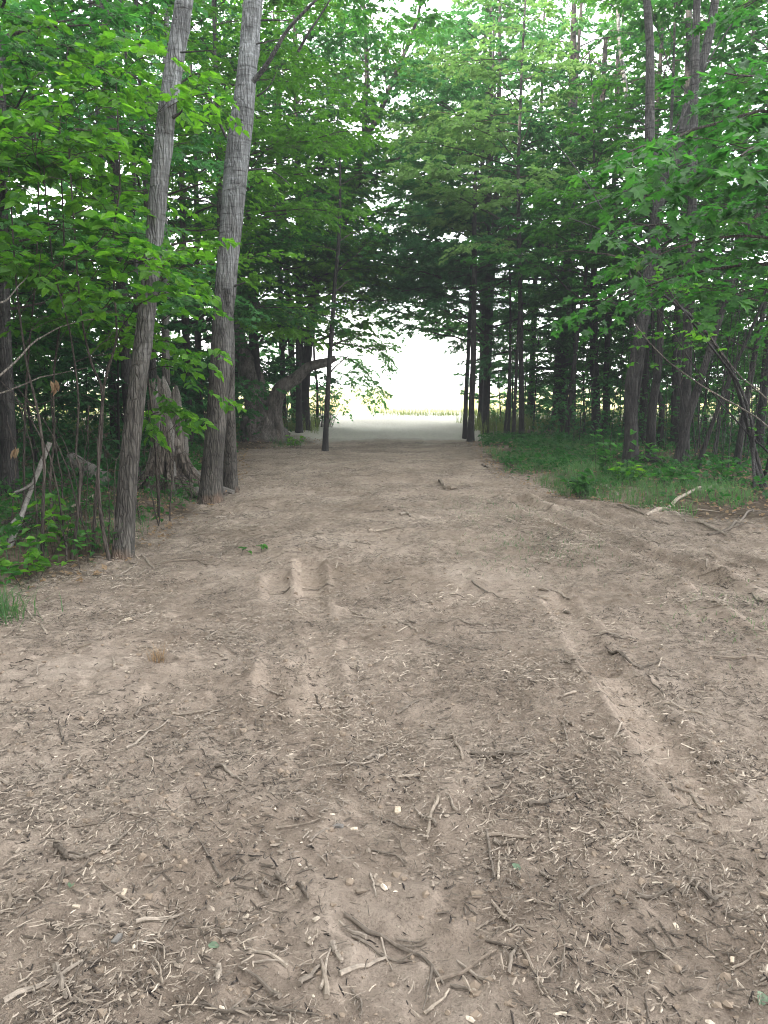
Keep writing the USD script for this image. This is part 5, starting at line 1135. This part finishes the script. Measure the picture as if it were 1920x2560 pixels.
def litter_mesh(x, y, lo, hi, thick, flat, curl=.14):
    """Small bent bits of wood: three-sided splinters of two joints."""
    n = len(x); L = lo * (hi / lo) ** (R.random(n) ** 1.5); a = R.uniform(0, 6.283, n); b = a + R.normal(0, curl, n)
    th = np.minimum(thick * (.5 + R.random(n)) , .16 * L); z = height(x, y)
    d1 = np.stack([np.cos(a), np.sin(a), R.normal(.05, .18, n)], -1); d2 = np.stack([np.cos(b), np.sin(b), R.normal(-.05, .14, n)], -1)
    c = np.stack([x, y, z + th * .5 + .004 * R.random(n)], -1); p0 = c - d1 * (L / 2)[:, None]; p2 = c + d2 * (L / 2)[:, None]
    s = np.stack([-np.sin(a), np.cos(a), 0 * a], -1); up = np.array([0, 0, 1.0])
    w = (th * flat)[:, None] * s; t = th[:, None] * up
    ring = lambda p, k: [p + w * k - t * .4, p - w * k - t * .4, p + t * k * .7]
    v = np.stack(ring(p0, .7) + ring(c, 1) + ring(p2, .6), 1).reshape(-1, 3)
    f = []
    for q in (0, 3):
        for k in range(3):
            k2 = (k + 1) % 3; f += [(q + k, q + k2, q + 3 + k2), (q + k, q + 3 + k2, q + 3 + k)]
    f += [(0, 2, 1), (6, 7, 8)]
    return v, (np.array(f)[None] + (np.arange(n) * 9)[:, None, None]).reshape(-1, 3)


def clumped(p, s, seed, keep):
    k = pt(p[:, 0], p[:, 1], s, seed) + .25 * R.random(len(p)) > keep
    return p[k, 0], p[k, 1]


def many_points(n, y0, y1, margin, power):
    u = R.random(n); y = (y0 ** (1 - power) + u * (y1 ** (1 - power) - y0 ** (1 - power))) ** (1 / (1 - power)); x = R.uniform(-.6, .6, n) * y
    k = off_trail(x, y) < margin
    return np.stack([x[k], y[k]], -1)


obj("wood_litter", litter_mesh(*clumped(many_points(22000, 1.55, 20, .3, .1), .9, 61, .60), .014, .10, .0034, 1.0), WOOD_STICK, kind="stuff", label="shredded twigs and splinters strewn over the dirt trail", category="wood litter")
obj("wood_chips", litter_mesh(*clumped(many_points(9000, 1.55, 16, .2, .5), 1.1, 63, .6), .008, .034, .0035, 2.2, .1), WOOD_CHIP, kind="stuff", label="flat brown wood chips strewn over the dirt trail", category="wood chips")
obj("pale_chips", litter_mesh(*clumped(many_points(750, 1.55, 20, .2, .2), 1.2, 65, .4), .008, .035, .0035, 2.0, .1), WOOD_FRESH, kind="stuff", label="small bright fresh wood chips scattered over the dirt trail", category="wood chips")
obj("dark_litter", litter_mesh(*clumped(many_points(4500, 1.55, 21, .4, .1), 1.9, 67, .5), .012, .06, .0028, 1.0, .15), BARK_TWIG, kind="stuff", label="dark twig bits and bark crumbs strewn over the dirt trail", category="wood litter")
# the finest debris: handfuls of splinters and crumbs laid on the dirt
pi = UsdGeom.PointInstancer.Define(stage, numbered("/World", "fine_debris"))
tag(pi.GetPrim(), "fine shredded bark, straw and crumbs covering the dirt trail", "wood litter", kind="stuff")
flat_height, height_ = (lambda x, y: 0 * x), height
protos = []
for k in range(10):
    n = 85; rad_ = .20 * np.sqrt(R.random(n)) * (.6 + .8 * R.random(n)); an = R.uniform(0, 6.283, n)
    height = flat_height
    g = litter_mesh(rad_ * np.cos(an), rad_ * np.sin(an), .006, .05, .0017, 1.0 if k % 2 else 1.5, .2)
    height = height_
    g[0][:, 2] += .002 + .006 * R.random()
    m = usdkit.mesh(stage, f"{pi.GetPath()}/bits{'' if k == 0 else f'_{k:03d}'}", g, (WOOD_STICK, WOOD_CHIP, BARK_TWIG, WOOD_STICK, WOOD_CHIP)[k % 5])
    protos.append(m.GetPath())
pi.CreatePrototypesRel().SetTargets(protos)
q = many_points(11500, 1.5, 21, .25, -.45)
k = pt(q[:, 0], q[:, 1], 1.3, 71) + .3 * R.random(len(q)) > .56
q = q[k]; sm = height(q[:, 0], q[:, 1], parts=True)[2]; q = q[R.random(len(q)) > .5 * sm]; n = len(q)
e = .06; hx = (height(q[:, 0] + e, q[:, 1]) - height(q[:, 0] - e, q[:, 1])) / (2 * e); hy = (height(q[:, 0], q[:, 1] + e) - height(q[:, 0], q[:, 1] - e)) / (2 * e)
pi.CreatePositionsAttr(Vt.Vec3fArray.FromNumpy(np.column_stack([q, height(q[:, 0], q[:, 1])]).astype(np.float32)))
pi.CreateProtoIndicesAttr(Vt.IntArray.FromNumpy(R.choice(10, n, p=np.array([3, 3, 1, 3, 3, 3, 3, 1, 3, 3]) / 26).astype(np.int32)))
rots = []
for a, b, c in zip(R.uniform(0, 360, n), np.degrees(np.arctan(hy)), np.degrees(np.arctan(hx))):
    r_ = (Gf.Rotation(Gf.Vec3d(0, 0, 1), float(a)) * Gf.Rotation(Gf.Vec3d(1, 0, 0), float(b)) * Gf.Rotation(Gf.Vec3d(0, 1, 0), -float(c))).GetQuat()
    rots.append(Gf.Quath(r_))
pi.CreateOrientationsAttr(Vt.QuathArray(rots))
sc = R.uniform(.75, 1.3, n).astype(np.float32)
pi.CreateScalesAttr(Vt.Vec3fArray.FromNumpy(np.repeat(sc[:, None], 3, 1)))
# clods of earth
pc = many_points(3200, 1.6, 16, .3, .3); s = .004 + .012 * R.random(len(pc)) ** 2.5; ico = trimesh.creation.icosphere(0); vv = np.array(ico.vertices)
off = R.normal(0, .22, (len(pc), len(vv), 3)); z = height(pc[:, 0], pc[:, 1])
v = (np.column_stack([pc, z + .2 * s])[:, None] + (vv[None] * [1.2, 1, .75] + off) * s[:, None, None]).reshape(-1, 3)
f = (np.array(ico.faces)[None] + (np.arange(len(pc)) * len(vv))[:, None, None]).reshape(-1, 3)
CLOD = usdkit.material(stage, "/World/Looks/clod", {"g": ("geometry", {}), "r": ("rgb_ramp", {"ramp": [(0, (.20, .155, .115)), (1, (.30, .238, .18))]}), "p": ("principled_bsdf", {"roughness": .95, "specular_ior_level": .1})}, [("g.random_per_island", "r.fac"), ("r.color", "p.base_color")], surface="p.BSDF")
obj("earth_clods", (v, f), CLOD, kind="stuff", label="small clods of earth scattered over the dirt trail", category="clods")
# forest floor: dead leaves and twigs
n = 26000; x, y = R.uniform(-12, 13, n), R.uniform(4, 22, n); o = off_trail(x, y); k = (o > -.25) & (np.abs(x) < .57 * y + .3) & (R.random(n) < np.clip(14 / y, .3, 1)); x, y = x[k], y[k]
arr, f = leaf_arrays(np.stack([x, y, height(x, y) + .015 + .02 * R.random(len(x))], -1), R.normal(0, 1, (len(x), 3)) * [1, 1, .25], np.array([0, 0, 1.0]) + R.normal(0, .4, (len(x), 3)), R.uniform(.03, .085, len(x)), "simple")
obj("leaf_litter", merge_leaves(arr, f), LEAF_DEAD, kind="stuff", label="dry fallen leaves covering the ground under the trees", category="leaf litter")
n = 5200; x, y = R.uniform(-9, 11, n), R.uniform(4, 20, n); o = off_trail(x, y); k = (o > -.3) & (np.abs(x) < .57 * y + .3); x, y = x[k], y[k]
obj("forest_twigs", litter_mesh(x, y, .08, .7, .007, 1.0), WOOD_STICK, kind="stuff", label="fallen twigs lying under the trees", category="twigs")


GLARE_VEIL = usdkit.material(stage, "/World/Looks/haze", {"v": ("principled_volume", {"color": (0.93, 0.96, 1.0), "density": 0.0012, "anisotropy": 0.2})}, volume="v.volume")  # thin volume added to stand in for lens glare over the far trees
hz = trimesh.creation.box([1900, 1900, 34.0]); hz.apply_translation([0, 0, 34 / 2 - 5.5])
obj("haze", hz, GLARE_VEIL, kind="stuff", label="thin added veil imitating lens glare between the trees", category="haze")
